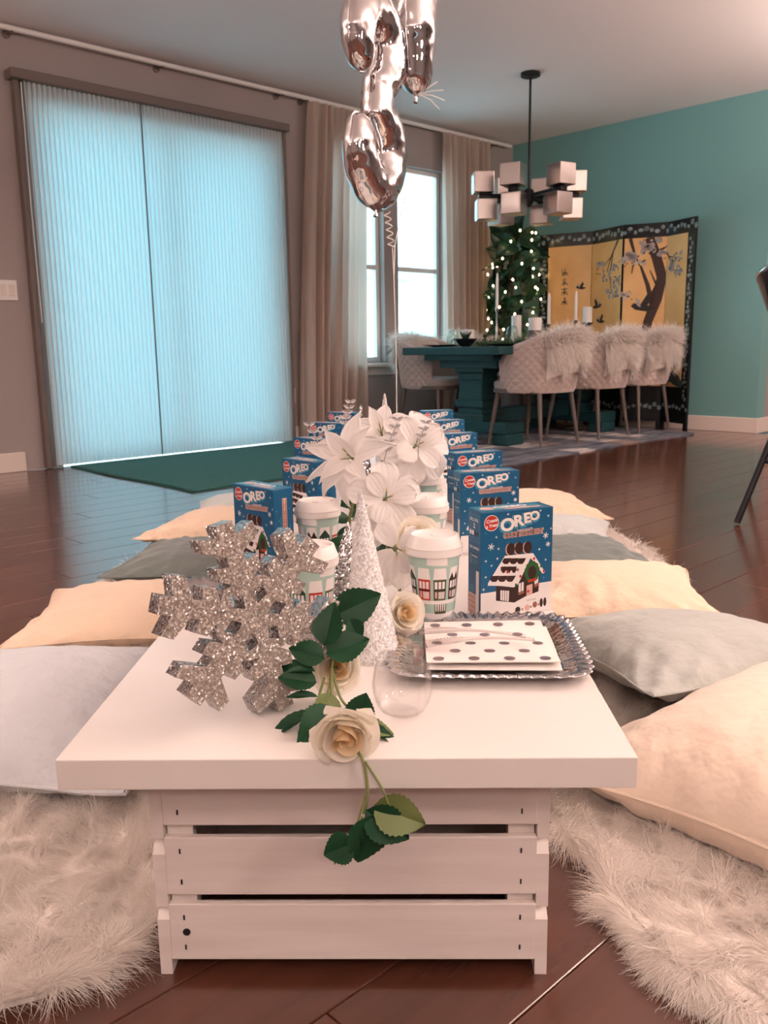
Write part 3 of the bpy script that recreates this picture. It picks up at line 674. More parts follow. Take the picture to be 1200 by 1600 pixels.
box_at((0.181, 0.455), (0.297, 0.500), R_+'the nearest, behind the dotted napkins')
box_at((0.179, 0.862), (0.298, 0.896), R_+'second from the front')
box_at((0.188, 1.172), (0.302, 1.222), R_+'third from the front')
box_at((0.165, 1.615), (0.282, 1.660), R_+'fourth from the front')
box_at((0.165, 2.055), (0.278, 2.110), R_+'second from the back')
box_at((0.147, 2.517), (0.268, 2.555), R_+'the farthest, nearest the dining table')
L_ = 'blue cookie house box in the left-hand row, '
box_at((-0.255, 0.770), (-0.167, 0.682), L_+'nearest, behind the glitter snowflake')
box_at((-0.213, 1.135), (-0.127, 1.044), L_+'second from the front, beside a lidded cup')
box_at((-0.242, 1.592), (-0.152, 1.510), L_+'middle one, behind a white petal tip')
box_at((-0.252, 2.075), (-0.134, 2.024), L_+'second from the back')
box_at((-0.228, 2.530), (-0.112, 2.468), L_+'the farthest, nearest the curtain')

# ---------------------------------------------------------------- lidded paper cups
CH, CR0, CR1 = 0.116, 0.0290, 0.0400
def cup_r(z): return CR0+(CR1-CR0)*z/CH
def build_cup():
    t = thing('paper_cup', 'x', 'cup', group='lidded paper cups along the table')
    b = MB(); b.lathe([(CR0-0.002, 0.004), (CR0-0.001, 0.0), (CR0, 0.0005)]+[(cup_r(z), z) for z in np.linspace(0.003, CH, 8)], 'mint', 48); b.obj('body', t)
    CY = lambda y: min(y*1.17, CH-0.010)
    g = Ink(lambda x, y, l: ((cup_r(CY(y))+E_*l)*math.sin(x/CR1), -(cup_r(CY(y))+E_*l)*math.cos(x/CR1), CY(y)), 0.004)
    circ = 2*PI*CR1
    g.rect(-circ/2, 0.0, circ/2, 0.0165, 'ink_white', 1)
    n = 9; kinds = ['ink_olive', 'ink_brown', 'ink_dgreen', 'ink_red']
    for i in range(n):
        x = -circ/2+circ*(i+0.5)/n; w_ = circ/n*0.80; k = kinds[i % 4] if i != n-1 else 'ink_tan'
        y0, y1 = 0.034, 0.062
        g.rect(x-w_/2, y0, x+w_/2, y1, k, 2)
        if i % 4 == 1:
            for sx in (-1, 1): g.poly([(x+sx*w_/4-w_/4.5, y1), (x+sx*w_/4+w_/4.5, y1), (x+sx*w_/4, y1+0.008)], k, 4)
        if i % 4 == 2: g.poly([(x-w_/2, y1), (x+w_/2, y1), (x, y1+0.011)], k, 4)
        g.poly([(x-w_*0.52, y1), (x+w_*0.52, y1), (x+w_*0.42, y1+0.015), (x-w_*0.42, y1+0.015)], 'ink_white', 3)
        for j in range(3): g.rect(x-w_*0.40+j*w_*0.29, y0+0.0155, x-w_*0.40+j*w_*0.29+w_*0.2, y1-0.003, 'ink_white', 3)
        g.rect(x-w_*0.38, y0+0.003, x-w_*0.22, y0+0.0115, 'ink_pink', 3)
        for j in range(4): g.rect(x-w_*0.10+j*w_*0.13, y0+0.002, x-w_*0.10+j*w_*0.13+w_*0.09, y0+0.0115, 'ink_white', 3)
        g.rect(x-w_/2, y0+0.0125, x+w_/2, y0+0.0145, 'ink_brown', 4)
        if i % 2 == 0:
            g.rect(x-w_*0.42, 0.0155, x+w_*0.6, 0.029, kinds[(i//2) % 2], 2)
            for j in range(5): g.poly([(x-w_*0.36+j*w_*0.19, 0.029), (x-w_*0.24+j*w_*0.19, 0.029), (x-w_*0.26+j*w_*0.19, 0.019), (x-w_*0.34+j*w_*0.19, 0.019)], 'ink_white', 3)
        if i % 3 == 1: g.poly([(x-w_*0.95, 0.0815), (x+w_*0.55, 0.0800), (x+w_*0.50, 0.0935), (x-w_*0.95, 0.095)], 'ink_white', 2); g.rect(x, 0.0938, x+0.004, 0.0955, 'ink_dgreen', 3)
    g.rect(-circ/2, 0.029, circ/2, 0.0335, 'ink_white', 5)
    g.b.obj('printed_houses', t, smooth=False)
    b = MB(); r = CR1
    b.lathe([(r+0.0005, CH-0.010), (r+0.0030, CH-0.009), (r+0.0040, CH-0.003), (r+0.0025, CH+0.0005), (r+0.0034, CH+0.003), (r+0.0015, CH+0.006), (r-0.0030, CH+0.019), (r-0.0055, CH+0.0200), (r-0.0075, CH+0.0165), (r-0.013, CH+0.0150), (0.004, CH+0.0150)], 'lid', 48)
    ld = b.obj('lid', t)
    b = MB(); b.box((0.004, -r+0.011, CH+0.0170), (0.012, 0.007, 0.004), 'lid', 0.0012); b.obj('sip_tab', ld)
    b = MB(); b.box((0.0, 0.004, CH+0.0160), (0.006, 0.012, 0.002), 'lid', 0.0008); b.obj('lid_ridge', ld)
    return t
cup0 = build_cup(); flush()
def cup_at(x, y, a, label, first=[True]):
    loc = TP(x, y, TZ+0.0005)
    if first[0]: first[0] = False; cup0.location = loc; cup0.rotation_euler = rz(a); cup0['label'] = label; return cup0
    return dup(cup0, loc, rz(a), label)
cup_at(0.110, 0.455, 12, 'mint paper cup with printed houses beside the nearest right-hand cookie box')
cup_at(0.108, 0.793, -50, 'lidded mint paper cup beside the second cookie box of the right row')
cup_at(0.116, 1.130, 70, 'lidded mint paper cup tucked under white petals, third on the right')
cup_at(0.115, 1.60, 20, 'lidded mint paper cup on the right, next to the fourth cookie box')
cup_at(0.120, 2.060, 140, 'lidded cup mostly hidden, by the second box from the back, right row')
cup_at(0.094, 2.510, 200, 'farthest lidded mint cup, beside the last cookie box of the right row')
cup_at(-0.074, 0.391, 60, 'lidded mint cup half behind the silver glitter snowflake')
cup_at(-0.096, 0.759, 105, 'lidded mint cup right of the nearest left-hand cookie box')

# ---------------------------------------------------------------- glitter snowflake
def snowflake():
    R = 0.112; cu = bpy.data.curves.new('snowflake', 'CURVE'); cu.dimensions = '2D'; cu.fill_mode = 'BOTH'; cu.extrude = 0.0165; cu.bevel_depth = 0.0008
    def rot(p, a): return (p[0]*math.cos(a)-p[1]*math.sin(a), p[0]*math.sin(a)+p[1]*math.cos(a))
    wv = 0.0098; hb = 0.0088; outer = []
    b1 = 0.50*R; b2 = 0.735*R; ca, sa = math.cos(PI/3), math.sin(PI/3)
    def branch(r, L):   # lower root, two tip corners, upper root of a side branch at 60 degrees
        root0 = (r, wv); root1 = (r+2*hb/sa, wv)
        return [root0, (r+L*ca, wv+L*sa), (r+L*ca+2*hb*sa*0.9, wv+L*sa-2*hb*ca*0.2), root1]
    half = [*branch(b1-0.012, 0.019), *branch(b2-0.006, 0.028), (R, wv)]
    for k in range(6):
        a = k*PI/3; h = [rot(p, a) for p in half]; m = [rot((p[0], -p[1]), a) for p in half]
        outer += m + h[::-1] + [rot((0.44*R, 0), a+PI/6)]
    # order counter-clockwise round the star
    def spl(pts):
        s = cu.splines.new('POLY'); s.points.add(len(pts)-1); s.use_cyclic_u = True
        for q, p in zip(s.points, pts): q.co = (p[0], p[1], 0, 1)
    spl(outer)
    for k in range(6):
        a = k*PI/3+PI/6; spl([rot(p, a) for p in ((0.135*R, 0), (0.25*R, 0.082*R), (0.37*R, 0), (0.25*R, -0.082*R))])
    o = bpy.data.objects.new('t', cu); COL.objects.link(o); dg = bpy.context.evaluated_depsgraph_get()
    me = bpy.data.meshes.new_from_object(o.evaluated_get(dg)); bpy.data.objects.remove(o); me.name = 'snowflake'; me.materials.clear(); me.materials.append(M['snow']); me.materials.append(M['snow_side'])
    for p in me.polygons: p.material_index = 0 if abs(p.normal.z) > 0.8 else 1
    return me
sm = snowflake()
n_ = Vector((math.sin(math.radians(33)), -math.cos(math.radians(33)), 0.16)).normalized()   # face turned to the right of the lens and leaning back a little
xa = Vector((0, 0, 1)).cross(n_).normalized(); ya = n_.cross(xa)
Rm = Matrix((xa, ya, n_)).transposed() @ Matrix.Rotation(math.radians(-17), 3, 'Z')
Rw = Matrix.Rotation(TB, 3, 'Z') @ Rm
so_ = tag(link('glitter_snowflake', sm), 'large silver glitter snowflake standing on the front of the white table', 'ornament')
so_.rotation_euler = Rw.to_euler(); lo = min((Rw @ v.co).z for v in sm.vertices)
so_.location = TP(-0.114, 0.126, TZ-lo)

# ---------------------------------------------------------------- cone trees
def cone_tree(loc, h, r, key, label, lean=0.0, seed=0):
    rg = random.Random(seed); n, m = 64, 60; ph = [rg.uniform(0, 6.3) for _ in range(6)]
    def fn(a, c):
        th = 2*PI*a; rr = r*(1-c)**0.97+0.0022; k = rr/r
        rough = 0.0016*math.sin(46*c+5*th+ph[0])*math.sin(9*th+ph[1]+31*c)+0.0012*math.sin(90*c+ph[2]-7*th)
        rr += rough*(0.4+0.6*k); return (rr*math.cos(th)+lean*c*h, rr*math.sin(th), c*h)
    b = MB(); b.grid(fn, n, m, key); b.lathe([(0.0022, h), (0.0006, h+0.004)], key, 8, Matrix.Translation((lean*h, 0, 0))); b.lathe([(r, 0.001), (r*0.2, 0.001)], key, 24)
    return tag(b.obj('cone_tree', None, loc, rz(0), angle=60), label, 'ornament')
cone_tree(TP(0.018, 0.300, TZ), 0.228, 0.0375, 'pearl', 'white glittery cone tree in front of the big white flowers', -0.05, 1)
cone_tree(TP(-0.030, 0.470, TZ), 0.150, 0.036, 'tinsel', 'silver tinsel cone tree behind the nearest white glitter cone', 0.06, 2)
cone_tree(TP(0.020, 1.420, TZ), 0.292, 0.040, 'pearl', 'white glitter cone tree rising behind the white flowers, tallest tip', 0.0, 3)
cone_tree(TP(-0.034, 1.250, TZ), 0.276, 0.034, 'tinsel', 'silver cone tree whose bright tip shows behind the white flowers', 0.0, 4)

# ---------------------------------------------------------------- trays, napkins, forks, glass
def tray(name, cx, cy, S, a, label):
    def fn(u, v):
        th = 2*PI*u; c, s_ = math.cos(th), math.sin(th); sq = (abs(c)**7+abs(s_)**7)**(-1/7.0)
        scal = 1+0.016*math.cos(60*th)
        prof = [(0, 0.0025), (0.74, 0.0025), (0.80, 0.006), (0.88, 0.0125), (0.97, 0.016), (1.0, 0.0145)]
        k = v*(len(prof)-1); i = min(int(k), len(prof)-2); f = k-i; r = prof[i][0]*(1-f)+prof[i+1][0]*f; z = prof[i][1]*(1-f)+prof[i+1][1]*f
        rim = max(0, (r-0.76)/0.24); q = S/2*r*sq*(1+(scal-1)*rim); z += 0.0015*rim*math.cos(60*th)
        return (q*c, q*s_, z)
    b = MB(); b.grid(fn, 480, 15, 'silver_plate'); o = b.obj('silver_tray', None, TP(cx, cy, TZ), rz(a), angle=180)
    m = o.modifiers.new('s', 'SOLIDIFY'); m.thickness = 0.0012; m.offset = 1
    return tag(o, label, 'tray')
tray('silver_tray', 0.174, 0.312, 0.262, -1.5, 'square scalloped silver tray under the dotted napkins')
tray('silver_tray', -0.213, 0.560, 0.235, 8, 'silver tray on the left, mostly behind the glitter snowflake')
def napkin(z, label, dx, dy, a, seed, dots):
    rg = random.Random(seed); W_, D_ = 0.172, 0.172; ph = rg.uniform(0, 6)
    def zf(x, y): return 0.0016*math.sin(26*y+ph)+0.0012*math.sin(18*x+31*y+ph)*(0.5+0.5*math.sin(9*y))
    t = thing('napkin', label, 'napkin', TP(0.178+dx, 0.318+dy, z), rz(a), 'dotted napkins on the tray')
    b = MB()
    for zz in (0.0, 0.0016): b.grid(lambda u, v: ((u-.5)*W_*(1-0.0*v), (v-.5)*D_, zf((u-.5)*W_, (v-.5)*D_)+zz), 16, 40, 'napkin')
    for s_ in (0, 1): b.grid(lambda u, v: ((u-.5)*W_, (s_-.5)*D_, zf((u-.5)*W_, (s_-.5)*D_)+0.0016*v), 16, 1, 'napkin'); b.grid(lambda u, v: ((s_-.5)*W_, (u-.5)*D_, zf((s_-.5)*W_, (u-.5)*D_)+0.0016*v), 40, 1, 'napkin')
    b.obj('paper', t, angle=180)
    if dots:
        for j, yy in enumerate((0.071, 0.030, -0.010, -0.045, -0.075)):
            for i in range(4):
                xx = -0.070+i*0.046+(0.023 if j % 2 else 0)
                if abs(xx) > 0.080: continue
                g = MB(); vs = [(xx, yy, zf(xx, yy)+0.0021)]+[(xx+0.0075*math.cos(q*PI/8), yy+0.0075*math.sin(q*PI/8), zf(xx+0.0075*math.cos(q*PI/8), yy+0.0075*math.sin(q*PI/8))+0.0021) for q in range(16)]
                g.add(vs, [(0, 1+q, 1+(q+1) % 16) for q in range(16)], 'dot'); g.obj('dot', t)
    return t
napkin(TZ+0.0075, 'lower paper napkin, its pale edge showing under the dotted one', 0.004, -0.006, -2.5, 3, False)
napkin(TZ+0.0125, 'topmost white napkin with metallic dots on the silver tray', 0, 0, -0.5, 5, True)
def fork(x, y, a, label):
    t = MB(); n = 26
    def sec(s):  # half width along the length
        return 0.0042+0.0016*math.cos(s*9) if s < 0.6 else 0.0045+0.0075*min(1, (s-0.6)/0.12)
    t.grid(lambda u, v: ((u-0.5)*0.150, (v-0.5)*2*sec(u), 0.004+0.006*math.sin(u*PI)+0.002*(2*v-1)**2), n, 6, 'fork')
    for q in range(4): t.box((0.086, -0.0078+q*0.0052, 0.0042), (0.028, 0.0026, 0.0018), 'fork', 0.0006)
    o = t.obj('plastic_fork', None, TP(x, y, TZ+0.0180), rz(a), angle=180); m = o.modifiers.new('s', 'SOLIDIFY'); m.thickness = 0.0012
    tag(o, label, 'fork')
fork(0.155, 0.318, 172, 'clear plastic fork lying across the dotted napkin, farther of two'); fork(0.165, 0.285, 186, 'clear plastic fork across the dotted napkin, nearer the table edge')
b = MB(); GW = 0.0340
prof = [(0.004, 0.001), (0.018, 0.001), (0.026, 0.006), (0.0315, 0.016), (0.0345, 0.028), (0.0350, 0.036), (0.0335, 0.046), (0.0310, 0.058)]
b.lathe(prof+[(r-0.0013, z) for r, z in prof[::-1][:-2]]+[(0.018, 0.004), (0.004, 0.004)], 'clear', 48, cap=True)
tag(b.obj('stemless_glass', None, TP(0.060, 0.112, TZ), rz(0)), 'clear stemless plastic glass standing left of the dotted napkins', 'glass')

# ---------------------------------------------------------------- leaves, roses, white flowers
def leaf_mesh(L, W_, key, fold=0.25, droop=0.25, serr=True, n=8):
    b = MB(); n = n*2 if serr else n
    def fn(u, v):
        x = u*L; s_ = (v-0.5)*2; w_ = W_/2*(math.sin(PI*min(1, u**0.75))**0.85 if 0 < u < 1 else 0)+0.0003
        if serr and abs(s_) > 0.9: w_ *= 1+0.045*(1 if round(u*n) % 2 else -1)
        return (x+(0.0 if abs(s_) < .9 else 0.02*L*(1-u)), s_*w_, fold*abs(s_)**1.3*w_*1.3-droop*L*u*u+0.03*L*math.sin(7*u)*s_*abs(s_)-(0.0012 if abs(s_) < 0.1 else 0)*(L/0.05))
    b.grid(fn, n, 6, key); return b.mesh('leaf', angle=30)
LEAF = leaf_mesh(0.056, 0.040, 'leaf', 0.18, 0.16, n=10); LEAFN = leaf_mesh(0.062, 0.020, 'leaf', 0.3, 0.3); LEAFP = leaf_mesh(0.052, 0.038, 'leaf_light', 0.2, 0.2, n=10); LEAFR = leaf_mesh(0.036, 0.034, 'leaf', 0.15, 0.12, n=10)
def orient(o, base, tip, roll=0.0, facing=Vector((0, -0.75, 0.65))):
    """put a leaf: base to tip, its upper side towards FACING"""
    d = (tip-base).normalized(); z = (facing-d*facing.dot(d)).normalized(); y = z.cross(d)
    R = Matrix((d, y, z)).transposed() @ Matrix.Rotation(roll, 3, 'X'); o.location = base; o.rotation_euler = R.to_euler()
gar = thing('rose_garland', 'artificial rose and leaf garland along the table, hanging over its front edge', 'garland', TP(0, 0, TZ), rz(0))
def G(x, y, z): return Vector((x, y, z-TZ))   # garland parts: table coordinates, heights from the floor
def put_leaf(me, base, tip, facing=Vector((0.1, -0.8, 0.6)), roll=0.0, lab=None):
    o = link('leaf', me, gar); base = G(*base); tip = G(*tip); orient(o, base, tip, roll, facing)
    s_ = (tip-base).length/max(v.co.x for v in me.vertices); o.scale = (s_, s_, s_)
    if lab: o['label'] = lab
def vine(pts, r=0.0016):
    P = [G(*p) for p in pts]; out = []
    for i in range(len(P)-1):
        p0, p1, p2, p3 = P[max(i-1, 0)], P[i], P[i+1], P[min(i+2, len(P)-1)]
        for k in range(6):
            t = k/6; out.append(0.5*((2*p1)+(p2-p0)*t+(2*p0-5*p1+4*p2-p3)*t*t+(3*p1-p0-3*p2+p3)*t**3))
    out.append(P[-1]); b = MB(); b.tube(out, r, 'stem', 6); b.obj('stem', gar)
vine([(0.02, 1.6, 0.330), (0.0, 1.2, 0.335), (0.03, 0.9, 0.34), (0.02, 0.6, 0.345), (-0.02, 0.40, 0.335), (-0.03, 0.24, 0.345), (-0.022, 0.13, 0.36), (-0.018, 0.08, 0.325), (-0.005, 0.02, 0.322), (0.018, -0.008, 0.318), (0.024, -0.02, 0.285), (0.020, -0.02, 0.262)], 0.0019)
vine([(-0.022, 0.13, 0.36), (-0.010, 0.10, 0.335), (0.008, 0.075, 0.328)]); vine([(-0.030, 0.12, 0.352), (-0.036, 0.09, 0.33), (-0.028, 0.05, 0.318)])
vine([(-0.02, 0.13, 0.37), (-0.024, 0.12, 0.345), (-0.026, 0.09, 0.330)], 0.0013)
vine([(0.022, -0.012, 0.315), (0.040, -0.022, 0.288), (0.046, -0.024, 0.270)], 0.0013); vine([(0.021, -0.02, 0.280), (0.014, -0.024, 0.255), (0.012, -0.026, 0.240)], 0.0013)
vine([(0.018, -0.020, 0.258), (0.012, -0.024, 0.238), (0.002, -0.024, 0.220), (-0.008, -0.024, 0.214)], 0.0013)
# leaves that stand up in front of the cone tree
put_leaf(LEAF, (-0.030, 0.135, 0.386), (-0.020, 0.150, 0.434), Vector((-0.2, -0.9, 0.3)))
put_leaf(LEAF, (-0.022, 0.170, 0.410), (0.036, 0.178, 0.434), Vector((0.1, -0.9, 0.4)), 0.2)
put_leaf(LEAFR, (-0.030, 0.176, 0.428), (-0.012, 0.176, 0.405), Vector((-0.3, -0.8, 0.5)))
put_leaf(LEAF, (-0.028, 0.132, 0.376), (0.022, 0.145, 0.392), Vector((0.0, -0.8, 0.6)))
put_leaf(LEAF, (-0.030, 0.128, 0.372), (-0.070, 0.125, 0.388), Vector((0.0, -0.8, 0.6)))
put_leaf(LEAF, (-0.002, 0.165, 0.408), (0.012, 0.160, 0.378), Vector((0.3, -0.7, 0.4)))
put_leaf(LEAFN, (-0.040, 0.115, 0.362), (-0.098, 0.125, 0.372), Vector((0, -0.5, 0.9)))
put_leaf(LEAF, (-0.038, 0.110, 0.350), (-0.080, 0.105, 0.362), Vector((0, -0.6, 0.8)))
put_leaf(LEAFN, (-0.036, 0.098, 0.338), (-0.070, 0.095, 0.346), Vector((0, -0.4, 0.9)))
put_leaf(LEAFR, (0.010, 0.066, 0.324), (0.020, 0.060, 0.356), Vector((0, -1, 0.1)))
put_leaf(LEAFN, (-0.030, 0.075, 0.330), (-0.092, 0.062, 0.319), Vector((0, -0.3, 1)))
put_leaf(LEAF, (-0.014, 0.070, 0.336), (-0.050, 0.030, 0.316), Vector((0.4, -0.6, 0.8)))
put_leaf(LEAFP, (-0.020, 0.090, 0.346), (-0.030, 0.060, 0.318), Vector((0.5, -0.7, 0.5)), 0, 'pale green leaf turned to its underside')
put_leaf(LEAFN, (0.014, 0.060, 0.320), (0.062, 0.035, 0.316), Vector((0, -0.2, 1)))
put_leaf(LEAFP, (0.010, 0.055, 0.320), (0.050, 0.050, 0.320), Vector((0.3, -0.4, 0.9)), 0, 'pale green leaf lying on the table')
# leaves hanging in front of the crate
put_leaf(LEAFP, (0.030, -0.022, 0.272), (0.082, -0.032, 0.254), Vector((0.1, -1, 0.3)), 0, 'pale green leaf hanging over the table edge')
put_leaf(LEAF, (0.022, -0.024, 0.268), (0.066, -0.030, 0.236), Vector((0, -0.7, 0.7)), 0.4)
put_leaf(LEAF, (0.030, -0.026, 0.264), (0.014, -0.030, 0.208), Vector((0.25, -1, 0.1)))
put_leaf(LEAFN, (0.014, -0.024, 0.250), (0.010, -0.026, 0.212), Vector((-0.5, -1, 0.1)))
put_leaf(LEAFR, (0.010, -0.024, 0.232), (-0.022, -0.028, 0.220), Vector((0, -1, 0.5)))
put_leaf(leaf_mesh(0.016, 0.006, 'stem', 0.1, 0.1, False, 4), (-0.006, -0.024, 0.218), (-0.011, -0.024, 0.206), Vector((0.5, -1, 0)))
rg = random.Random(3)
for i in range(34):       # the dark leaves down the middle of the table, round the trees and flowers
    y = 0.36+rg.random()*1.05; x = 0.012+rg.uniform(-0.065, 0.075); z = 0.335+rg.random()*0.06; a = rg.uniform(0, 6.3)
    put_leaf(rg.choice([LEAF, LEAF, LEAFN, LEAFR]), (x, y, z), (x+0.05*math.cos(a), y+0.04*math.sin(a)-0.01, max(0.318, z+rg.uniform(-0.035, 0.03))), Vector((rg.uniform(-.4, .4), -0.8, 0.6)))
def petal_mesh(L, W_, key, cup, flare, n=7, tipw=0.9, point=0.0):
    b = MB()
    def fn(u, v):
        s_ = (v-0.5)*2; w_ = W_/2*(math.sin(PI*(0.06+0.62*u))**0.8)*(1 if u < 0.8 else math.sqrt(max(0, 1-((u-0.8)/0.2)**2*tipw)))
        if point: w_ = W_/2*max(0.02, math.sin(PI*u**0.8))*(1-point*u)
        y = s_*w_; out = cup*y*y/W_+0.0035*math.cos(5*PI*s_)*u*(W_/0.06)+0.006*u*u*abs(s_)**2*math.sin(11*u+4*s_+cup*9); th = flare*u
        return (L*(math.sin(th)/(flare or 1) if flare else u), y, L*((1-math.cos(th))/flare if flare else 0)+out+0.02*L*math.sin(7*u+3*s_)*abs(s_))
    b.grid(fn, n+5, 14, key); return b.mesh('petal', angle=180)
def rose_petal(R, H, wid, flare, key, dip=0.25):
    """one petal wrapped round the rose's axis: a piece of a cup with its rim rolled outwards"""
    b = MB()
    def fn(u, v):
        q = (u-0.5)*2; a = q*wid*(1-0.30*v**5)*min(1, 0.35+1.6*v); r = R*(0.22+0.78*math.sin(PI/2*min(1, v*1.25))**0.8)+flare*max(0, v-0.62)**1.6*(1+0.3*q*q)+0.0012*q
        return (r*math.cos(a), r*math.sin(a), H*v-dip*H*abs(q)**2.6*v*v-flare*0.6*max(0, v-0.75)**1.4)
    b.grid(fn, 12, 9, key); return b.mesh('petal', angle=180)
RP = [(5, rose_petal(0.0255, 0.026, 1.05, 0.030, 'petal_cream')), (5, rose_petal(0.0215, 0.030, 1.05, 0.020, 'petal_cream')), (4, rose_petal(0.0165, 0.032, 1.15, 0.011, 'petal_cream', 0.18)), (3, rose_petal(0.0115, 0.031, 1.35, 0.006, 'petal_heart', 0.12)), (3, rose_petal(0.0065, 0.029, 1.4, 0.002, 'petal_heart', 0.08))]
def rose(loc, axis, s_=1.0, seed=0):
    rg = random.Random(seed); e = link('rose', None, gar); e.location = G(*loc); a = Vector(axis).normalized(); e.rotation_euler = a.to_track_quat('Z', 'Y').to_euler(); e.scale = (s_, s_, s_)
    for ring, (n, me) in enumerate(RP):
        for i in range(n):
            o = link('petal', me, e); o.rotation_euler = (rg.uniform(-.07, .07), rg.uniform(-.07, .07), 2*PI*(i+0.45*ring)/n+rg.uniform(-.15, .15)); o.location = (0, 0, 0.0008*ring); s2 = rg.uniform(0.95, 1.06); o.scale = (s2, s2, s2)
    b = MB(); b.lathe([(0.002, -0.006), (0.008, -0.001), (0.009, 0.003), (0.004, 0.006)], 'stem', 14); b.obj('calyx', e)
    return e
rose((0.001, 0.020, 0.343), (0.02, -0.95, -0.22), 1.12, 1)
rose((0.080, 0.610, 0.400), (0.25, -0.8, 0.45), 1.15, 2)
rose((0.056, 0.385, 0.345), (0.5, -0.8, 0.25), 0.95, 3)
rose((-0.022, 0.165, 0.345), (0.15, -0.85, 0.35), 1.0, 4)
rose((0.09, 0.72, 0.385), (0.5, -0.7, 0.4), 1.0, 5)
PET_W = [petal_mesh(0.098, 0.052, 'petal_white', 0.9, -1.2, 10, point=0.2), petal_mesh(0.082, 0.062, 'petal_white', 0.7, -1.1, 10), petal_mesh(0.115, 0.036, 'petal_white', 1.0, -0.6, 10, point=0.3)]
def big_flower(loc, axis, label, spec, seed):
    rg = random.Random(seed); t = thing('silk_flower', label, 'flower', TP(*loc), rz(0)); a = Vector(axis).normalized()
    q = a.to_track_quat('Z', 'Y').to_matrix()
    for th, open_, k, s_ in spec:
        out = Vector((math.cos(th), math.sin(th), 0)); up = Vector((0, 0, 1)); d = (up*math.cos(open_)+out*math.sin(open_)).normalized()
        zz = (up-d*up.dot(d)) if abs(d.dot(up)) < 0.98 else -out; zz = zz.normalized(); yy = zz.cross(d)
        o = link('petal', PET_W[k], t); o.rotation_euler = (q @ Matrix((d, yy, zz)).transposed()).to_euler(); o.location = q @ (out*0.006); o.scale = (s_,)*3
    b = MB()
    for i in range(3):
        th = i*PI/1.5; p = Vector((0.007*math.cos(th), 0.012*math.sin(th), 0.03)); b.tube([Vector((0, 0, 0)), q @ (p*0.6), q @ p], 0.0011, 'stem', 5); b.lathe([(0.0006, -0.003), (0.002, 0), (0.0006, 0.003)], 'petal_heart', 6, Matrix.Translation(q @ p))
    b.obj('stamens', t)
    c = MB(); e = Vector((rg.uniform(-.02, .02), 0.03, TZ+0.006-loc[2])); c.tube([Vector((0, 0, 0)), -(q @ Vector((0, 0, 0.03))), e*0.6+Vector((0, 0.02, 0)), e], 0.003, 'stem', 7); c.obj('stem', t)
    return t
S = lambda n, o, k, s_, a0=0.0: [(a0+2*PI*i/n, o, k, s_) for i in range(n)]
big_flower((-0.030, 0.760, 0.525), (-0.45, -0.75, 0.35), 'big white flower with a long pointed petal reaching left over the boxes', S(5, 1.0, 0, 0.92, 0.35)+S(4, 0.6, 0, 0.75, 0.9)+[(3.0, 1.3, 2, 1.0), (3.7, 1.15, 2, 0.85), (4.5, 1.5, 0, 1.0)], 1)
big_flower((0.034, 0.650, 0.468), (0.2, -0.85, 0.3), 'large white ruffled flower just behind the nearest white cone tree', S(5, 1.2, 1, 0.80, 0.3)+S(3, 0.65, 1, 0.62, 0.1)+[(4.5, 1.55, 0, 1.0), (5.1, 1.5, 0, 0.9)], 2)
big_flower((0.090, 0.960, 0.522), (0.40, -0.8, 0.40), 'large white flower on the right, petals drooping over a lidded cup', S(6, 1.15, 1, 1.0, 0.1)+S(4, 0.6, 1, 0.8, 0.5)+[(4.9, 1.6, 1, 1.05), (4.2, 1.5, 1, 1.0)], 3)
big_flower((0.020, 1.030, 0.540), (-0.1, -0.65, 0.7), 'upright white flower in the middle, behind the other white blooms', S(5, 0.9, 0, 0.85, 0.3)+S(4, 0.5, 0, 0.7, 0.5), 4)
big_flower((0.052, 0.540, 0.405), (0.15, -0.95, 0.05), 'lowest white flower, petals hanging beside the nearest cone tree', S(4, 1.2, 1, 0.55, 0.6)+[(4.4, 1.45, 0, 0.85), (4.9, 1.5, 0, 0.95), (0.6, 0.8, 1, 0.5)], 5)
SPL = leaf_mesh(0.013, 0.007, 'sprig', 0.3, 0.1, False, 5)
def sprig(base, tip, label, n=5):
    t = thing('silver_sprig', label, 'sprig', TP(*base), rz(0)); v = Vector(tip)-Vector(base)
    b = MB(); b.tube([Vector((0, 0.03, -0.03)), Vector((0, 0, 0)), v*0.5+Vector((0, 0, 0.006)), v], 0.0010, 'sprig', 5); b.obj('stem', t)
    for i in range(n):
        p = v*(i+1)/n+Vector((0, 0, 0.004))
        for s_ in (-1, 1):
            o = link('leaf', SPL, t); orient(o, p, p+Vector((s_*0.012, -0.003, 0.007)), 0, Vector((0, -1, 0.3)))
    return t
sprig((-0.055, 0.92, 0.56), (-0.040, 0.93, 0.612), 'silvery leaf sprig standing up left of the white flowers')
sprig((0.03, 0.76, 0.52), (0.055, 0.75, 0.590), 'grey leaf sprig in the middle of the white flowers')
sprig((-0.090, 0.85, 0.52), (-0.115, 0.84, 0.575), 'silver leaf sprig before the middle left-hand cookie box', 4)
sprig((0.095, 0.86, 0.535), (0.110, 0.85, 0.575), 'small green-grey sprig on the right-hand white flower', 3)

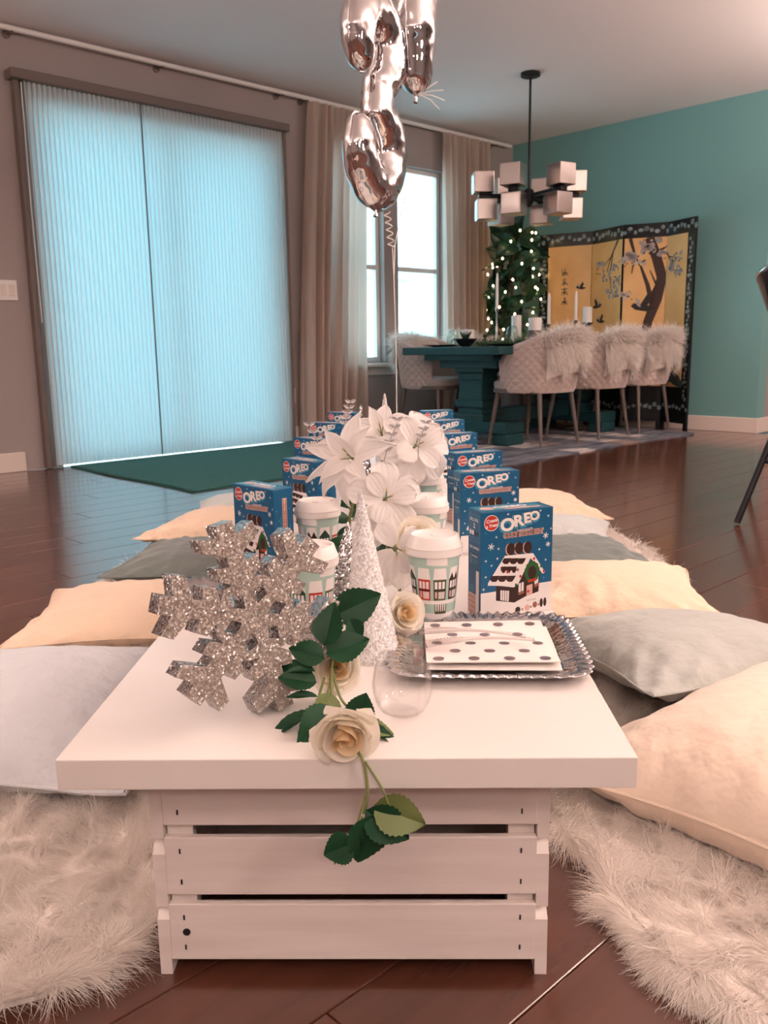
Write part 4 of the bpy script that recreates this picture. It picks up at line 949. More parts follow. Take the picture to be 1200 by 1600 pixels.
# ---------------------------------------------------------------- cushions: two sheets sewn round the edge and blown up
def cushion_verts(n, size, pressure, seed, iters=240, flat=0.0):
    rg = np.random.default_rng(seed); h = size/(n-1)
    ax = (np.arange(n)-(n-1)/2)*h; X, Y = np.meshgrid(ax, ax, indexing='ij')
    bow = 0.02*size*np.cos(X/size*PI)*np.cos(Y/size*PI)
    S = [np.stack([X, Y, s*(bow+0.003)+rg.normal(0, 0.0012, X.shape)], -1) for s in (1, -1)]
    V = [np.zeros_like(q) for q in S]; stretch = 1+0.012*rg.random()
    def con(G, a, b, L, k):
        d = b-a; l = np.linalg.norm(d, axis=-1, keepdims=True)+1e-9; c = d*(np.maximum(0, (l-L))/l+np.minimum(0, (l-L))*0.25/l)*k; return c
    P0 = [None, None]
    for it in range(iters):
        for i, G in enumerate(S):
            du = np.zeros_like(G); dv = np.zeros_like(G)
            du[1:-1] = G[2:]-G[:-2]; du[0] = G[1]-G[0]; du[-1] = G[-1]-G[-2]
            dv[:, 1:-1] = G[:, 2:]-G[:, :-2]; dv[:, 0] = G[:, 1]-G[:, 0]; dv[:, -1] = G[:, -1]-G[:, -2]
            nn = np.cross(du, dv); nn /= np.linalg.norm(nn, axis=-1, keepdims=True)+1e-9
            f = nn*(1 if i == 0 else -1)*pressure*h
            P0[i] = G.copy(); G += V[i]*0.90+f
        for _ in range(4):
            for G in S:
                c = con(G, G[:-1], G[1:], h, 0.45); G[:-1] += c; G[1:] -= c
                c = con(G, G[:, :-1], G[:, 1:], h, 0.45); G[:, :-1] += c; G[:, 1:] -= c
                c = con(G, G[:-1, :-1], G[1:, 1:], h*1.4142, 0.22); G[:-1, :-1] += c; G[1:, 1:] -= c
                c = con(G, G[1:, :-1], G[:-1, 1:], h*1.4142, 0.22); G[1:, :-1] += c; G[:-1, 1:] -= c
                c = (G[:-2]+G[2:])/2-G[1:-1]; G[1:-1] += c*0.035
                c = (G[:, :-2]+G[:, 2:])/2-G[:, 1:-1]; G[:, 1:-1] += c*0.035
            A, B = S
            for sl in (np.s_[0], np.s_[-1], np.s_[:, 0], np.s_[:, -1]):
                m = (A[sl]+B[sl])/2; A[sl] = m; B[sl] = m
        for i in (0, 1): V[i] = np.clip(S[i]-P0[i], -h*0.2, h*0.2)
    return S
def cushion_mesh(S, key, zmin=None, name='cover'):
    n = S[0].shape[0]; A = S[0].reshape(-1, 3).copy(); B = S[1].reshape(-1, 3).copy()
    idx = np.arange(n*n).reshape(n, n); inner = np.zeros((n, n), bool); inner[1:-1, 1:-1] = True
    mp = idx.copy(); mp[inner] = n*n+np.arange(inner.sum()); V = np.concatenate([A, B[inner.ravel()]])
    q = lambda I: np.stack([I[:-1, :-1], I[1:, :-1], I[1:, 1:], I[:-1, 1:]], -1).reshape(-1, 4)
    F = np.concatenate([q(idx), q(mp)[:, ::-1]])
    me = bpy.data.meshes.new(name); me.from_pydata([tuple(p) for p in V], [], F.tolist()); me.polygons.foreach_set('use_smooth', [True]*len(F)); me.materials.append(M[key]); me.update()
    border = [idx[i, 0] for i in range(n)]+[idx[n-1, j] for j in range(1, n)]+[idx[i, n-1] for i in range(n-2, -1, -1)]+[idx[0, j] for j in range(n-2, 0, -1)]
    return me, [Vector(V[i]) for i in border]
def cushion(label, key, x, y, size, yaw, tilt, p, seed, z=None, floor=0.035, sag=0.55, zipper=False, n=50, zs=0.62):
    """x, y: table coordinates of the middle; tilt (pitch, roll) in degrees; the underside settles on the floor rug"""
    S = cushion_verts(n, size, p*0.036, seed)
    # gathers that run in from the seams, and soft dents over the middle
    rg = np.random.default_rng(seed+77); ax = (np.arange(n)/(n-1)-0.5)*size; X, Y = np.meshgrid(ax, ax, indexing='ij'); hs = size/2
    for i, q in enumerate(S):
        w1 = sum(rg.uniform(.4, 1)*np.sin(Y*f+rg.uniform(0, 6.3)+X*rg.uniform(-8, 8)) for f in (38, 61, 87, 118)); w2 = sum(rg.uniform(.4, 1)*np.sin(X*f+rg.uniform(0, 6.3)+Y*rg.uniform(-8, 8)) for f in (38, 61, 87, 118))
        dx, dy = hs-np.abs(X), hs-np.abs(Y); k = (1-np.exp(-np.minimum(dx, dy)/0.02))
        corner = np.exp(-((dx+dy)/0.20)**2); diag = np.sin((X*np.sign(Y)-Y*np.sign(X))*70+rg.uniform(0, 6))
        disp = 0.0085*k*(np.maximum(w1, -.6)*np.exp(-dx/0.10)+np.maximum(w2, -.6)*np.exp(-dy/0.10))+0.014*k*corner*diag+0.010*k*np.sin(X*9+rg.uniform(0, 6))*np.sin(Y*8+rg.uniform(0, 6))
        q[..., 2] += disp*(1 if i == 0 else -1)
    S = [q*np.array([1, 1, zs]) for q in S]
    R = np.array(Euler((math.radians(tilt[0]), math.radians(tilt[1]), 0)).to_matrix())
    S = [q @ R.T for q in S]; lo = min(q[..., 2].min() for q in S); hi = max(q[..., 2].max() for q in S)
    base = z if z is not None else -(lo)*sag
    S = [q+np.array([0, 0, base]) for q in S]
    for q in S: q[..., 2] = np.where(q[..., 2] < 0, q[..., 2]*0.04, q[..., 2])
    lo = min(q[..., 2].min() for q in S)
    for q in S: q[..., 2] -= lo
    t = thing('cushion', label, 'cushion', TP(x, y, floor), rz(yaw), 'floor cushions round the low table')
    me, border = cushion_mesh(S, key); o = link('cover', me, t); m = o.modifiers.new('s', 'SUBSURF'); m.levels = 1; m.render_levels = 2
    b = MB(); b.tube(border+[border[0]], 0.0028 if size > 0.55 else 0.0020, key, 6); b.obj('piping', t)
    if zipper:
        b = MB(); pts = [p_+Vector((0, -0.0035, 0.001)) for p_ in zipper(border, n)]; b.tube(pts, 0.0022, 'zip', 6); b.obj('zip', t)
        b = MB(); e = pts[0]; b.tube([e, e+Vector((-0.004, -0.006, -0.007)), e+Vector((-0.012, -0.009, -0.013))], [0.003, 0.0042, 0.002], 'zip', 6); b.tube([e, e+Vector((0.010, -0.006, -0.004))], [0.003, 0.001], 'zip', 6); b.obj('zip_pull', t)
    return t
RF = 0.030
cushion('big ivory floor cushion in the right foreground, under the table edge', 'c_ivory', 0.775, 0.405, 0.76, 40, (0, 0), 0.50, 11, floor=RF-0.008, sag=0.34, zs=0.66)
cushion('sage grey cushion with a dark zip, right of the silver tray', 'c_grey', 0.655, 0.905, 0.54, 18, (-6, 2), 0.26, 12, floor=RF-0.008, sag=0.8, zipper=lambda bd, n: [bd[i] for i in range(int(n*0.45), int(n*0.92))])
cushion('cream cushion right of the nearest cookie boxes, between the two grey ones', 'c_cream', 0.600, 1.370, 0.52, -6, (0, 0), 0.21, 13, floor=RF, sag=0.8)
cushion('slate grey cushion on the right, behind the cream one', 'c_dark', 0.570, 1.790, 0.48, 8, (0, 0), 0.17, 14, floor=RF, sag=0.8)
cushion('light grey cushion under the farthest cream cushion on the right', 'c_light', 0.560, 2.130, 0.48, -10, (0, 0), 0.19, 15, floor=RF, sag=0.8)
cushion('farthest cream cushion on the right side of the low table', 'c_cream', 0.570, 2.520, 0.52, 6, (0, 0), 0.24, 16, floor=RF, sag=0.85)
cushion('large pale blue-white cushion in the left foreground', 'c_white', -0.690, 0.690, 0.66, 2, (0, 0), 0.30, 17, floor=RF-0.01, sag=0.36, zs=0.56)
cushion('cream cushion left of the snowflake, its corner pointing left', 'c_cream', -0.650, 1.310, 0.52, 7, (0, 0), 0.22, 18, floor=RF-0.01, sag=0.7, zs=0.52)
cushion('slate grey cushion on the left, between the two cream ones', 'c_dark', -0.580, 1.800, 0.48, -4, (0, 0), 0.17, 19, floor=RF, sag=0.8)
cushion('second cream cushion on the left, before the green mat', 'c_cream', -0.570, 2.190, 0.50, -14, (0, 0), 0.23, 20, floor=RF, sag=0.85)
cushion('pale cushion at the far left end, mostly behind the cookie boxes', 'c_light', -0.560, 2.620, 0.48, 5, (0, 0), 0.2, 21, floor=RF, sag=0.8)

# ---------------------------------------------------------------- sheepskin rugs
def fur_rug(label, outline, n, length, width, seed, thick=0.018):
    """outline: closed list of table coordinates; a thin hide and long white strands"""
    rg = np.random.default_rng(seed); P = np.array(outline, float)
    # smooth the outline
    for _ in range(3): P = np.stack([0.75*P+0.25*np.roll(P, -1, 0), 0.25*P+0.75*np.roll(P, -1, 0)], 1).reshape(-1, 2)
    c = P.mean(0); t = thing('sheepskin_rug', label, 'rug', TP(c[0], c[1], 0), rz(0), 'white sheepskin rugs on the dark floor'); Q = P-c
    b = MB(); b.prism([tuple(q*0.985) for q in Q], 0.001, thick*0.4, 'fur_base'); b.prism([tuple(q*0.95) for q in Q], thick*0.4, thick*0.8, 'fur_base'); b.obj('hide', t, smooth=False)
    lo, hi = Q.min(0), Q.max(0); pts = np.zeros((0, 2))
    def inside(p):
        x, y = p[:, 0], p[:, 1]; r = np.zeros(len(p), bool); j = len(Q)-1
        for i in range(len(Q)):
            a = (Q[i, 1] > y) != (Q[j, 1] > y); xx = (Q[j, 0]-Q[i, 0])*(y-Q[i, 1])/(Q[j, 1]-Q[i, 1]+1e-12)+Q[i, 0]; r ^= a & (x < xx); j = i
        return r
    while len(pts) < n:
        p = lo+(hi-lo)*rg.random((n, 2)); pts = np.concatenate([pts, p[inside(p)]])
    pts = pts[:n]
    # more strands round the rim, combed outwards
    m = n//4; k = rg.integers(0, len(Q), m); f = rg.random(m)[:, None]; rim = Q[k]*(1-f)+np.roll(Q, -1, 0)[k]*f; rim = rim*(1-0.04*rg.random((m, 1)))
    pts = np.concatenate([pts, rim])
    w1 = np.sin(pts[:, 0]*9+seed)+np.cos(pts[:, 1]*7+seed*2)+0.6*np.sin(pts[:, 0]*23+pts[:, 1]*17); ang = w1*1.3+seed
    r = np.linalg.norm(pts, axis=1)/(np.abs(Q).max()); out = pts/(np.linalg.norm(pts, axis=1)[:, None]+1e-6)
    d = np.stack([np.cos(ang), np.sin(ang)], 1)*0.75+out*(0.25+1.1*r[:, None]**3)+rg.normal(0, 0.22, pts.shape)
    dirs = np.concatenate([d, 0.55+0.5*rg.random((len(pts), 1))], 1); dirs[n:, 2] *= 0.45; dirs /= np.linalg.norm(dirs, axis=1)[:, None]
    cc = lo+(hi-lo)*rg.random((900, 2)); bi = np.zeros(len(pts), int); bd = np.full(len(pts), 9.0)
    for q in range(0, 900, 60):
        dd = np.linalg.norm(pts[:, None]-cc[None, q:q+60], axis=2); k_ = dd.argmin(1); m_ = dd[np.arange(len(pts)), k_]; u_ = m_ < bd; bd[u_] = m_[u_]; bi[u_] = q+k_[u_]
    
    pull = np.clip((cc[bi]-pts)*26, -0.9, 0.9); pull[n:] = 0; own = rg.normal(0, 0.55, (900, 2)); own = own[bi]; own[n:] *= 0.3
    dirs[:, :2] += pull+own; clen = rg.uniform(0.55, 1.15, 900)[bi]; dirs /= np.linalg.norm(dirs, axis=1)[:, None]
    roots = np.concatenate([pts, np.full((len(pts), 1), thick*0.8)], 1)
    me = ribbon_mesh('fur', roots, dirs, length*clen, width, 'fur', droop=1.15, curl=0.45, segs=4, up=0.004)
    o = link('fur', me, t); o['kind'] = 'stuff'; return t
fur_rug('shaggy white sheepskin in the left foreground, beside the crate', [(-0.245, 0.20), (-0.27, 0.09), (-0.35, 0.02), (-0.50, -0.02), (-0.72, -0.03), (-0.95, 0.06), (-1.02, 0.35), (-1.0, 0.75), (-0.90, 1.12), (-0.60, 1.20), (-0.28, 1.15), (-0.25, 0.7), (-0.25, 0.4)], 110000, 0.072, 0.0011, 1)
fur_rug('shaggy white sheepskin in the right foreground, under the ivory cushion', [(0.27, 0.42), (0.325, 0.25), (0.34, 0.12), (0.40, 0.02), (0.50, -0.08), (0.75, -0.12), (0.95, 0.05), (1.0, 0.40), (0.93, 0.85), (0.80, 1.12), (0.5, 1.17), (0.28, 1.1), (0.27, 0.7)], 110000, 0.072, 0.0011, 2)
fur_rug('white sheepskin under the far cushions on the left side', [(-0.27, 1.28), (-0.60, 1.24), (-0.84, 1.36), (-0.87, 1.75), (-0.84, 2.3), (-0.78, 2.75), (-0.5, 2.85), (-0.28, 2.75), (-0.26, 2.0)], 22000, 0.055, 0.0030, 3)
fur_rug('white sheepskin showing beyond the slate cushion on the right', [(0.27, 1.28), (0.60, 1.24), (0.88, 1.45), (0.91, 1.85), (0.92, 2.15), (0.86, 2.5), (0.80, 2.8), (0.5, 2.88), (0.28, 2.75), (0.27, 2.0)], 22000, 0.055, 0.0030, 4)

# ---------------------------------------------------------------- dining area
cw = thing('patchwork_rug', 'blue-grey and white patchwork hide rug under the dining table', 'rug', RM(5.35, 4.30, 0), RZ)
M['hide_blue'] = mat('hide_blue_grey', (0.045, 0.058, 0.085), 0.85, noise=((4, 14, 4), (0.20, 0.20, 0.23)), bump=(90, 0.5, 0.004))
M['hide_white'] = mat('hide_white', (0.66, 0.60, 0.58), 0.85, noise=((5, 16, 5), (0.22, 0.21, 0.23)), bump=(90, 0.5, 0.004))
M['hide_brown'] = mat('hide_brown', (0.22, 0.12, 0.08), 0.85, noise=((5, 16, 5), (0.30, 0.27, 0.27)), bump=(90, 0.5, 0.004))
rg = random.Random(12); nx, ny = 12, 10
gridp = [[(-1.30+2.60*i/nx+(rg.uniform(-.05, .05)), -1.06+2.04*j/ny+rg.uniform(-.035, .035)) for i in range(nx+1)] for j in range(ny+1)]
for j in range(ny):
    for i in range(nx):
        q = [Vector((*gridp[j][i], 0)), Vector((*gridp[j][i+1], 0)), Vector((*gridp[j+1][i+1], 0)), Vector((*gridp[j+1][i], 0))]
        c = sum(q, Vector())/4; q = [c+(p-c)*0.975 for p in q]; zt = 0.007+rg.uniform(0, 0.003)
        b = MB(); b.prism([(p.x, p.y) for p in q], 0.001, zt, rg.choice(['hide_blue', 'hide_white', 'hide_blue', 'hide_blue', 'hide_brown' if rg.random() < 0.25 else 'hide_white'])); b.obj('hide_patch', cw, smooth=False)
DT = 0.725
tb = thing('dining_table', 'dark teal pedestal dining table with a thick top', 'table', RM(5.60, 4.18, 0), RZ)
b = MB(); b.box((0, 0, DT-0.0375), (1.90, 0.92, 0.055), 'tealwood', 0.004); b.obj('top', tb)
b = MB(); b.box((0, 0, DT-0.085), (1.70, 0.66, 0.045), 'tealwood', 0.003); b.obj('apron', tb)
for x in (-0.62, 0.62):
    p = MB(); p.box((x, 0, DT-0.135), (0.24, 0.56, 0.06), 'tealwood', 0.006); p.obj('bracket', tb)
    p = MB()
    for z, s_ in ((0.555, 0.22), (0.50, 0.185), (0.30, 0.215), (0.235, 0.185), (0.20, 0.24)):
        p.box((x, 0, z), (s_, s_*1.25, 0.06), 'tealwood', 0.012)
    p.box((x, 0, 0.38), (0.17, 0.22, 0.42), 'tealwood', 0.004); p.obj('pedestal', tb)
    p = MB(); p.box((x, 0, 0.135), (0.24, 0.70, 0.085), 'tealwood', 0.012); p.obj('foot', tb)
    for y in (-0.29, 0.29):
        p = MB(); p.box((x, y, 0.052), (0.20, 0.14, 0.084), 'tealwood', 0.012); p.obj('foot_pad', tb)
p = MB(); p.box((0, 0, 0.20), (1.10, 0.09, 0.11), 'tealwood', 0.006); p.obj('stretcher', tb)
rn = MB(); rn.box((0, 0, 0.0035), (1.45, 0.36, 0.005), 'darktop', 0.002); tag(rn.obj('table_runner', None, RM(5.72, 4.18, DT-0.009), RZ), 'dark cloth runner along the middle of the dining table', 'runner')

def build_chair():
    t = thing('dining_chair', 'x', 'chair', group='quilted dining chairs'); H = 0.78
    def shell(th, c, off):   # th -1..1 round the back, c 0..1 up
        a = th*math.radians(128); w_, d_ = 0.245+off, 0.250+off
        x = math.copysign(abs(math.sin(a))**0.75, math.sin(a))*w_; y = -math.copysign(abs(math.cos(a))**0.75, math.cos(a))*d_
        if math.cos(a) < 0: y = -math.cos(a)*d_*0.95
        htop = H-0.16*max(0, (abs(th)-0.35)/0.65)**1.3
        z = 0.385+(htop-0.385)*c; lean = 0.06*c*max(0, math.cos(a)); fl_ = 1+0.07*c*(1-0.3*abs(th))
        return Vector((x*fl_, y*fl_-lean, z))
    def outer(u, v):
        th = 2*u-1; p = shell(th, v, 0.0); s = th*128/180*PI*0.245; q1 = math.sin(PI*(s+(p.z))/0.058); q2 = math.sin(PI*(s-(p.z))/0.058)
        pf = 0.012*(1-math.exp(-3*min(abs(q1), abs(q2)))); e = min(1, v*12, (1-v)*12); n = Vector((p.x, p.y, 0)).normalized()
        return p+n*pf*e
    b = MB(); b.grid(outer, 150, 56, 'chair'); b.grid(lambda u, v: shell(1-2*u, v, -0.030), 40, 8, 'seat')
    b.grid(lambda u, v: shell(2*u-1, 1.0, -0.030*v)+Vector((0, 0, 0.012*math.sin(PI*v))), 60, 4, 'chair')
    for th in (-1, 1): b.grid(lambda u, v: shell(th, u, -0.030*(v if th > 0 else 1-v)), 8, 2, 'chair')
    b.obj('backrest', t, angle=60)
    b = MB()
    def cush(u, v):
        a = 2*PI*u; r = (abs(math.cos(a))**4+abs(math.sin(a))**4)**(-0.25); k = min(1, v*1.6); z = 0.462-0.05*max(0, (v-0.62)/0.38)-0.0
        if v > 0.62: return (0.232*r*math.cos(a)*(1+0.02*math.sin((v-.62)/.38*PI)), 0.02+0.232*r*math.sin(a)*(1+0.02*math.sin((v-.62)/.38*PI)), z)
        return (0.232*r*math.cos(a)*v/0.62, 0.02+0.232*r*math.sin(a)*v/0.62, 0.474-0.012*(v/0.62)**4)
    b.grid(cush, 40, 14, 'seat'); b.obj('seat', t, angle=60)
    b = MB(); b.grid(lambda u, v: (0.242*(abs(math.cos(2*PI*u))**4+abs(math.sin(2*PI*u))**4)**-0.25*math.cos(2*PI*u), 0.02+0.236*(abs(math.cos(2*PI*u))**4+abs(math.sin(2*PI*u))**4)**-0.25*math.sin(2*PI*u), 0.385+0.026*v), 40, 1, 'taupe')
    b.prism([(0.242*(abs(math.cos(2*PI*u/40))**4+abs(math.sin(2*PI*u/40))**4)**-0.25*math.cos(2*PI*u/40), 0.02+0.236*(abs(math.cos(2*PI*u/40))**4+abs(math.sin(2*PI*u/40))**4)**-0.25*math.sin(2*PI*u/40)) for u in range(40)], 0.383, 0.386, 'taupe'); b.obj('seat_frame', t, angle=60)
    for x in (-1, 1):
        for y in (-1, 1):
            b = MB(); b.tube([(x*0.185, 0.01+y*0.18, 0.390), (x*0.205, 0.01+y*0.205, 0.2), (x*0.225, 0.01+y*0.23, 0.011)], [0.018, 0.015, 0.010], 'taupe', 10); b.obj('leg', t)
    return t
chair0 = build_chair(); flush()
CH_ = [(5.07, 3.72, 0, 'quilted beige dining chair with its back to the low table, nearest of three'), (5.76, 3.72, 3, 'quilted beige dining chair, middle one of the row before the folding screen'), (6.42, 3.74, -2, 'quilted beige dining chair at the far end, right before the folding screen'),
       (5.13, 4.74, 180, 'quilted dining chair on the window side, nearest end of the table'), (5.80, 4.76, 178, 'quilted dining chair on the window side, behind the pedestal'), (6.42, 4.76, 182, 'quilted dining chair on the window side, nearest the fig plant')]
for i, (u, v, a, l) in enumerate(CH_):
    loc = RM(u, v, 0.010); rot = (0, 0, ANG+math.radians(a))
    if i == 0: chair0.location = loc; chair0.rotation_euler = rot; chair0['label'] = l
    else: dup(chair0, loc, rot, l)
def throw(u, v, a, label, seed, n=9000):
    """long-haired sheepskin laid over the top of a chair back"""
    rg = np.random.default_rng(seed); t = thing('sheepskin_throw', label, 'throw', RM(u, v, 0), (0, 0, ANG+math.radians(a)), 'sheepskins over the chair backs')
    def surf(s, w_):   # s: -1 outside hem .. 0 over the top .. 1 inside, w_: -1..1 across
        w_ = np.asarray(w_); s = np.asarray(s); wid = 0.225-0.03*np.abs(s)
        x = w_*wid; bend = 0.09*(np.abs(w_)**2.2); yb = -0.298+bend; z0 = 0.805-0.05*np.abs(w_)**2
        yo = np.where(s < 0, yb-0.020-0.02*np.sin(np.clip(-s, 0, 1)*PI), yb+0.075*np.clip(s*3, 0, 1)); z = np.where(s < 0, z0-0.30*np.clip(-s-0.1, 0, 1), z0-0.18*np.clip(s-0.15, 0, 1))
        return np.stack([x, yo, z], -1)
    b = MB(); b.grid(lambda p, q: tuple(surf(-1+2*q, -1+2*p).tolist()), 16, 20, 'fur_base'); b.obj('hide', t, angle=180)
    s = rg.random(n)*1.75-1; w_ = rg.random(n)*2-1; ragged = 1-0.42*np.abs(np.sin(w_*3.6+seed)); s = np.where(s < 0, s*ragged, s)
    P = surf(s, w_); D = np.stack([w_*0.35+rg.normal(0, .25, n), np.where(s < 0.1, -0.55, 0.35)+rg.normal(0, .2, n), 0.55*np.exp(-(s*2.5)**2)+np.where(np.abs(s) > .3, -0.45, 0.25)+rg.normal(0, .15, n)], -1); D /= np.linalg.norm(D, axis=1)[:, None]
    o = link('fur', ribbon_mesh('fur', P, D, 0.115, 0.0045, 'fur', droop=1.25, curl=0.6, segs=4, lenvar=0.6), t); o['kind'] = 'stuff'; return t
TH = ['long-haired white sheepskin over the back of the nearest quilted chair', 'long-haired white sheepskin over the back of the middle quilted chair', 'long-haired white sheepskin over the chair back right before the screen',
      'white sheepskin over the near window-side chair back, by the window sill', 'white sheepskin over the middle window-side chair back', 'white sheepskin over the window-side chair back nearest the fig plant']
for i, (u, v, a, l) in enumerate(CH_): throw(u, v, a, TH[i], 30+i, 9500 if i < 3 else 5000)

# things on the dining table (room coordinates)
def onT(u, v, dz=0.0): return RM(u, v, DT-0.0095+dz)
def lathe_thing(name, label, cat, parts, u, v, dz=0.0, group=None):
    t = thing(name, label, cat, onT(u, v, dz), RZ, group)
    for nm, prof, key in parts:
        b = MB(); b.lathe(prof, key, 24); b.obj(nm, t)
    return t
stick = lambda h, r=0.045: [(r, 0), (r, 0.006), (0.012, 0.016), (0.007, 0.04), (0.010, h*0.5), (0.006, h*0.55), (0.007, h-0.03), (0.016, h-0.015), (0.014, h)]
lathe_thing('candlestick', 'slim brass candlestick under the tall taper, left in front of the fig', 'candlestick', [('stand', stick(0.29, 0.04), 'mirrorbox')], 5.36, 4.31)
lathe_thing('taper_candle', 'tall white taper on the slim candlestick in front of the fig', 'candle', [('wax', [(0.011, 0), (0.010, 0.22), (0.004, 0.262)], 'wax'), ('wick', [(0.001, 0.262), (0.001, 0.270)], 'p_ink')], 5.36, 4.31, 0.29)
lathe_thing('candlestick', 'glass bulb candlestick between brown candle and screen edge', 'candlestick', [('stand', [(0.03, 0), (0.05, 0.03), (0.052, 0.06), (0.03, 0.10), (0.013, 0.12), (0.016, 0.14)], 'cloche'), ('cup', [(0.012, 0.14), (0.016, 0.15), (0.014, 0.165)], 'bronze')], 5.72, 4.08)
lathe_thing('taper_candle', 'white taper candle on the glass bulb holder', 'candle', [('wax', [(0.011, 0), (0.010, 0.20), (0.004, 0.24)], 'wax'), ('wick', [(0.001, 0.24), (0.001, 0.248)], 'p_ink')], 5.72, 4.08, 0.165)
lathe_thing('candlestick', 'dark turned candlestick holding a taper, before the gold screen', 'candlestick', [('stand', stick(0.20), 'bronze')], 6.15, 4.12)
lathe_thing('taper_candle', 'white taper candle on the dark stick before the gold screen', 'candle', [('wax', [(0.011, 0), (0.010, 0.20), (0.004, 0.235)], 'wax'), ('wick', [(0.001, 0.235), (0.001, 0.243)], 'p_ink')], 6.15, 4.12, 0.20)
lathe_thing('candle_stand', 'dark bronze pillar candle stand before the gold screen', 'candlestick', [('stand', [(0.05, 0), (0.05, 0.008), (0.012, 0.02), (0.010, 0.15), (0.05, 0.175), (0.052, 0.183)], 'bronze')], 6.35, 4.14)
lathe_thing('pillar_candle', 'white pillar candle on the dark bronze stand', 'candle', [('wax', [(0.038, 0), (0.038, 0.125), (0.03, 0.128), (0.004, 0.122)], 'wax')], 6.35, 4.14, 0.183)
lathe_thing('pillar_stand', 'brown ribbed wooden candle holder at the table edge', 'candlestick', [('stand', [(0.050, 0), (0.054, 0.012), (0.046, 0.024), (0.056, 0.040), (0.048, 0.056), (0.058, 0.074), (0.050, 0.090), (0.056, 0.105), (0.054, 0.115)], 'brownwood')], 5.46, 4.02)
lathe_thing('pillar_candle', 'white pillar candle on the brown ribbed holder', 'candle', [('wax', [(0.050, 0), (0.050, 0.090), (0.04, 0.094), (0.004, 0.088)], 'wax')], 5.46, 4.02, 0.115)
lathe_thing('pillar_candle', 'tall white pillar candle behind the domed glass, before the fig', 'candle', [('wax', [(0.040, 0), (0.040, 0.235), (0.03, 0.24), (0.004, 0.234)], 'wax')], 5.62, 4.32)
lathe_thing('pillar_candle', 'short white pillar candle in front of the right curtain', 'candle', [('wax', [(0.045, 0), (0.045, 0.125), (0.036, 0.13), (0.004, 0.124)], 'wax')], 5.20, 4.46)
lathe_thing('candlestick', 'small dark bud holder beside the short pillar candle', 'candlestick', [('stand', stick(0.09, 0.03), 'bronze')], 5.28, 4.36)
def cloche(u, v, label, h=0.135, r=0.046):
    t = thing('glass_cloche', label, 'cloche', onT(u, v), RZ, 'glass domes on the dining table')
    b = MB(); b.lathe([(r+0.012, 0), (r+0.012, 0.008), (r+0.004, 0.012)], 'brownwood', 24); b.obj('base', t)
    b = MB(); b.lathe([(r, 0.012), (r, h*0.62), (r*0.92, h*0.8), (r*0.7, h*0.93), (r*0.3, h*0.99), (0.002, h)]+[(0.002, h-0.003), (r*0.28, h*0.97), (r*0.68, h*0.91), (r*0.89, h*0.79), (r*0.96, h*0.62), (r*0.96, 0.012)], 'cloche', 28, cap=False); b.obj('dome', t)
    b = MB(); b.lathe([(0.024, 0.012), (0.018, 0.045), (0.003, h*0.7)], 'tinsel' if u < 5.2 else 'wax', 16); b.obj('ornament_inside', t); return t
cloche(5.06, 4.50, 'glass dome at the left end of the dining table, before the curtain')
cloche(5.36, 4.16, 'glass dome in front of the tall pillar candle', 0.155)
cloche(5.85, 4.00, 'glass dome just right of the glass bulb candlestick')
cloche(6.45, 3.98, 'glass dome farthest right, above the second sheepskin')
bw = thing('dark_bowl', 'dark bowl with a sprig on the near end of the dining table', 'bowl', onT(4.98, 4.30), RZ)
b = MB(); b.lathe([(0.03, 0), (0.05, 0.012), (0.085, 0.055), (0.088, 0.060), (0.080, 0.056), (0.045, 0.018), (0.003, 0.016)], 'lacquer', 28); b.obj('bowl', bw)
b = MB()
for i in range(9):
    a = i*0.7; b.tube([(0, 0, 0.02), (0.02*math.cos(a), 0.02*math.sin(a), 0.07), (0.045*math.cos(a), 0.045*math.sin(a), 0.11)], [0.006, 0.008, 0.002], 'fig', 6)
b.obj('sprig', bw)
def plate(u, v, l): tag((lambda b: (b.lathe([(0.06, 0), (0.075, 0.004), (0.135, 0.014), (0.137, 0.017), (0.074, 0.007), (0.002, 0.006)], 'lacquer', 36), b.obj('dinner_plate', None, onT(u, v), RZ))[1])(MB()), l, 'plate', 'dark dinner plates')
plate(4.92, 4.50, 'dark dinner plate at the window-side corner of the dining table'); plate(4.95, 3.92, 'dark dinner plate at the near corner of the dining table')
mg = thing('evergreen_garland', 'green garland down the middle of the dining table', 'garland', onT(5.6, 4.20, 0.004), RZ)
n = 2600; uu = RNG.uniform(-0.62, 0.70, n); P = np.stack([uu, RNG.normal(0, 0.05, n)+0.05*np.sin(uu*5), np.abs(RNG.normal(0, 0.014, n))], -1); D = RNG.normal(0, 1, (n, 3)); D[:, 2] = np.abs(D[:, 2])*0.8; D /= np.linalg.norm(D, axis=1)[:, None]
o = link('needles', ribbon_mesh('needles', P, D, 0.085, 0.006, 'green', droop=0.8, curl=0.3, segs=3, up=0.002), mg); o['kind'] = 'stuff'
b = MB(); b.tube([(x, 0.05*math.sin(x*5), 0.008) for x in np.linspace(-0.62, 0.70, 14)], 0.005, 'stem', 6); b.obj('stem', mg)

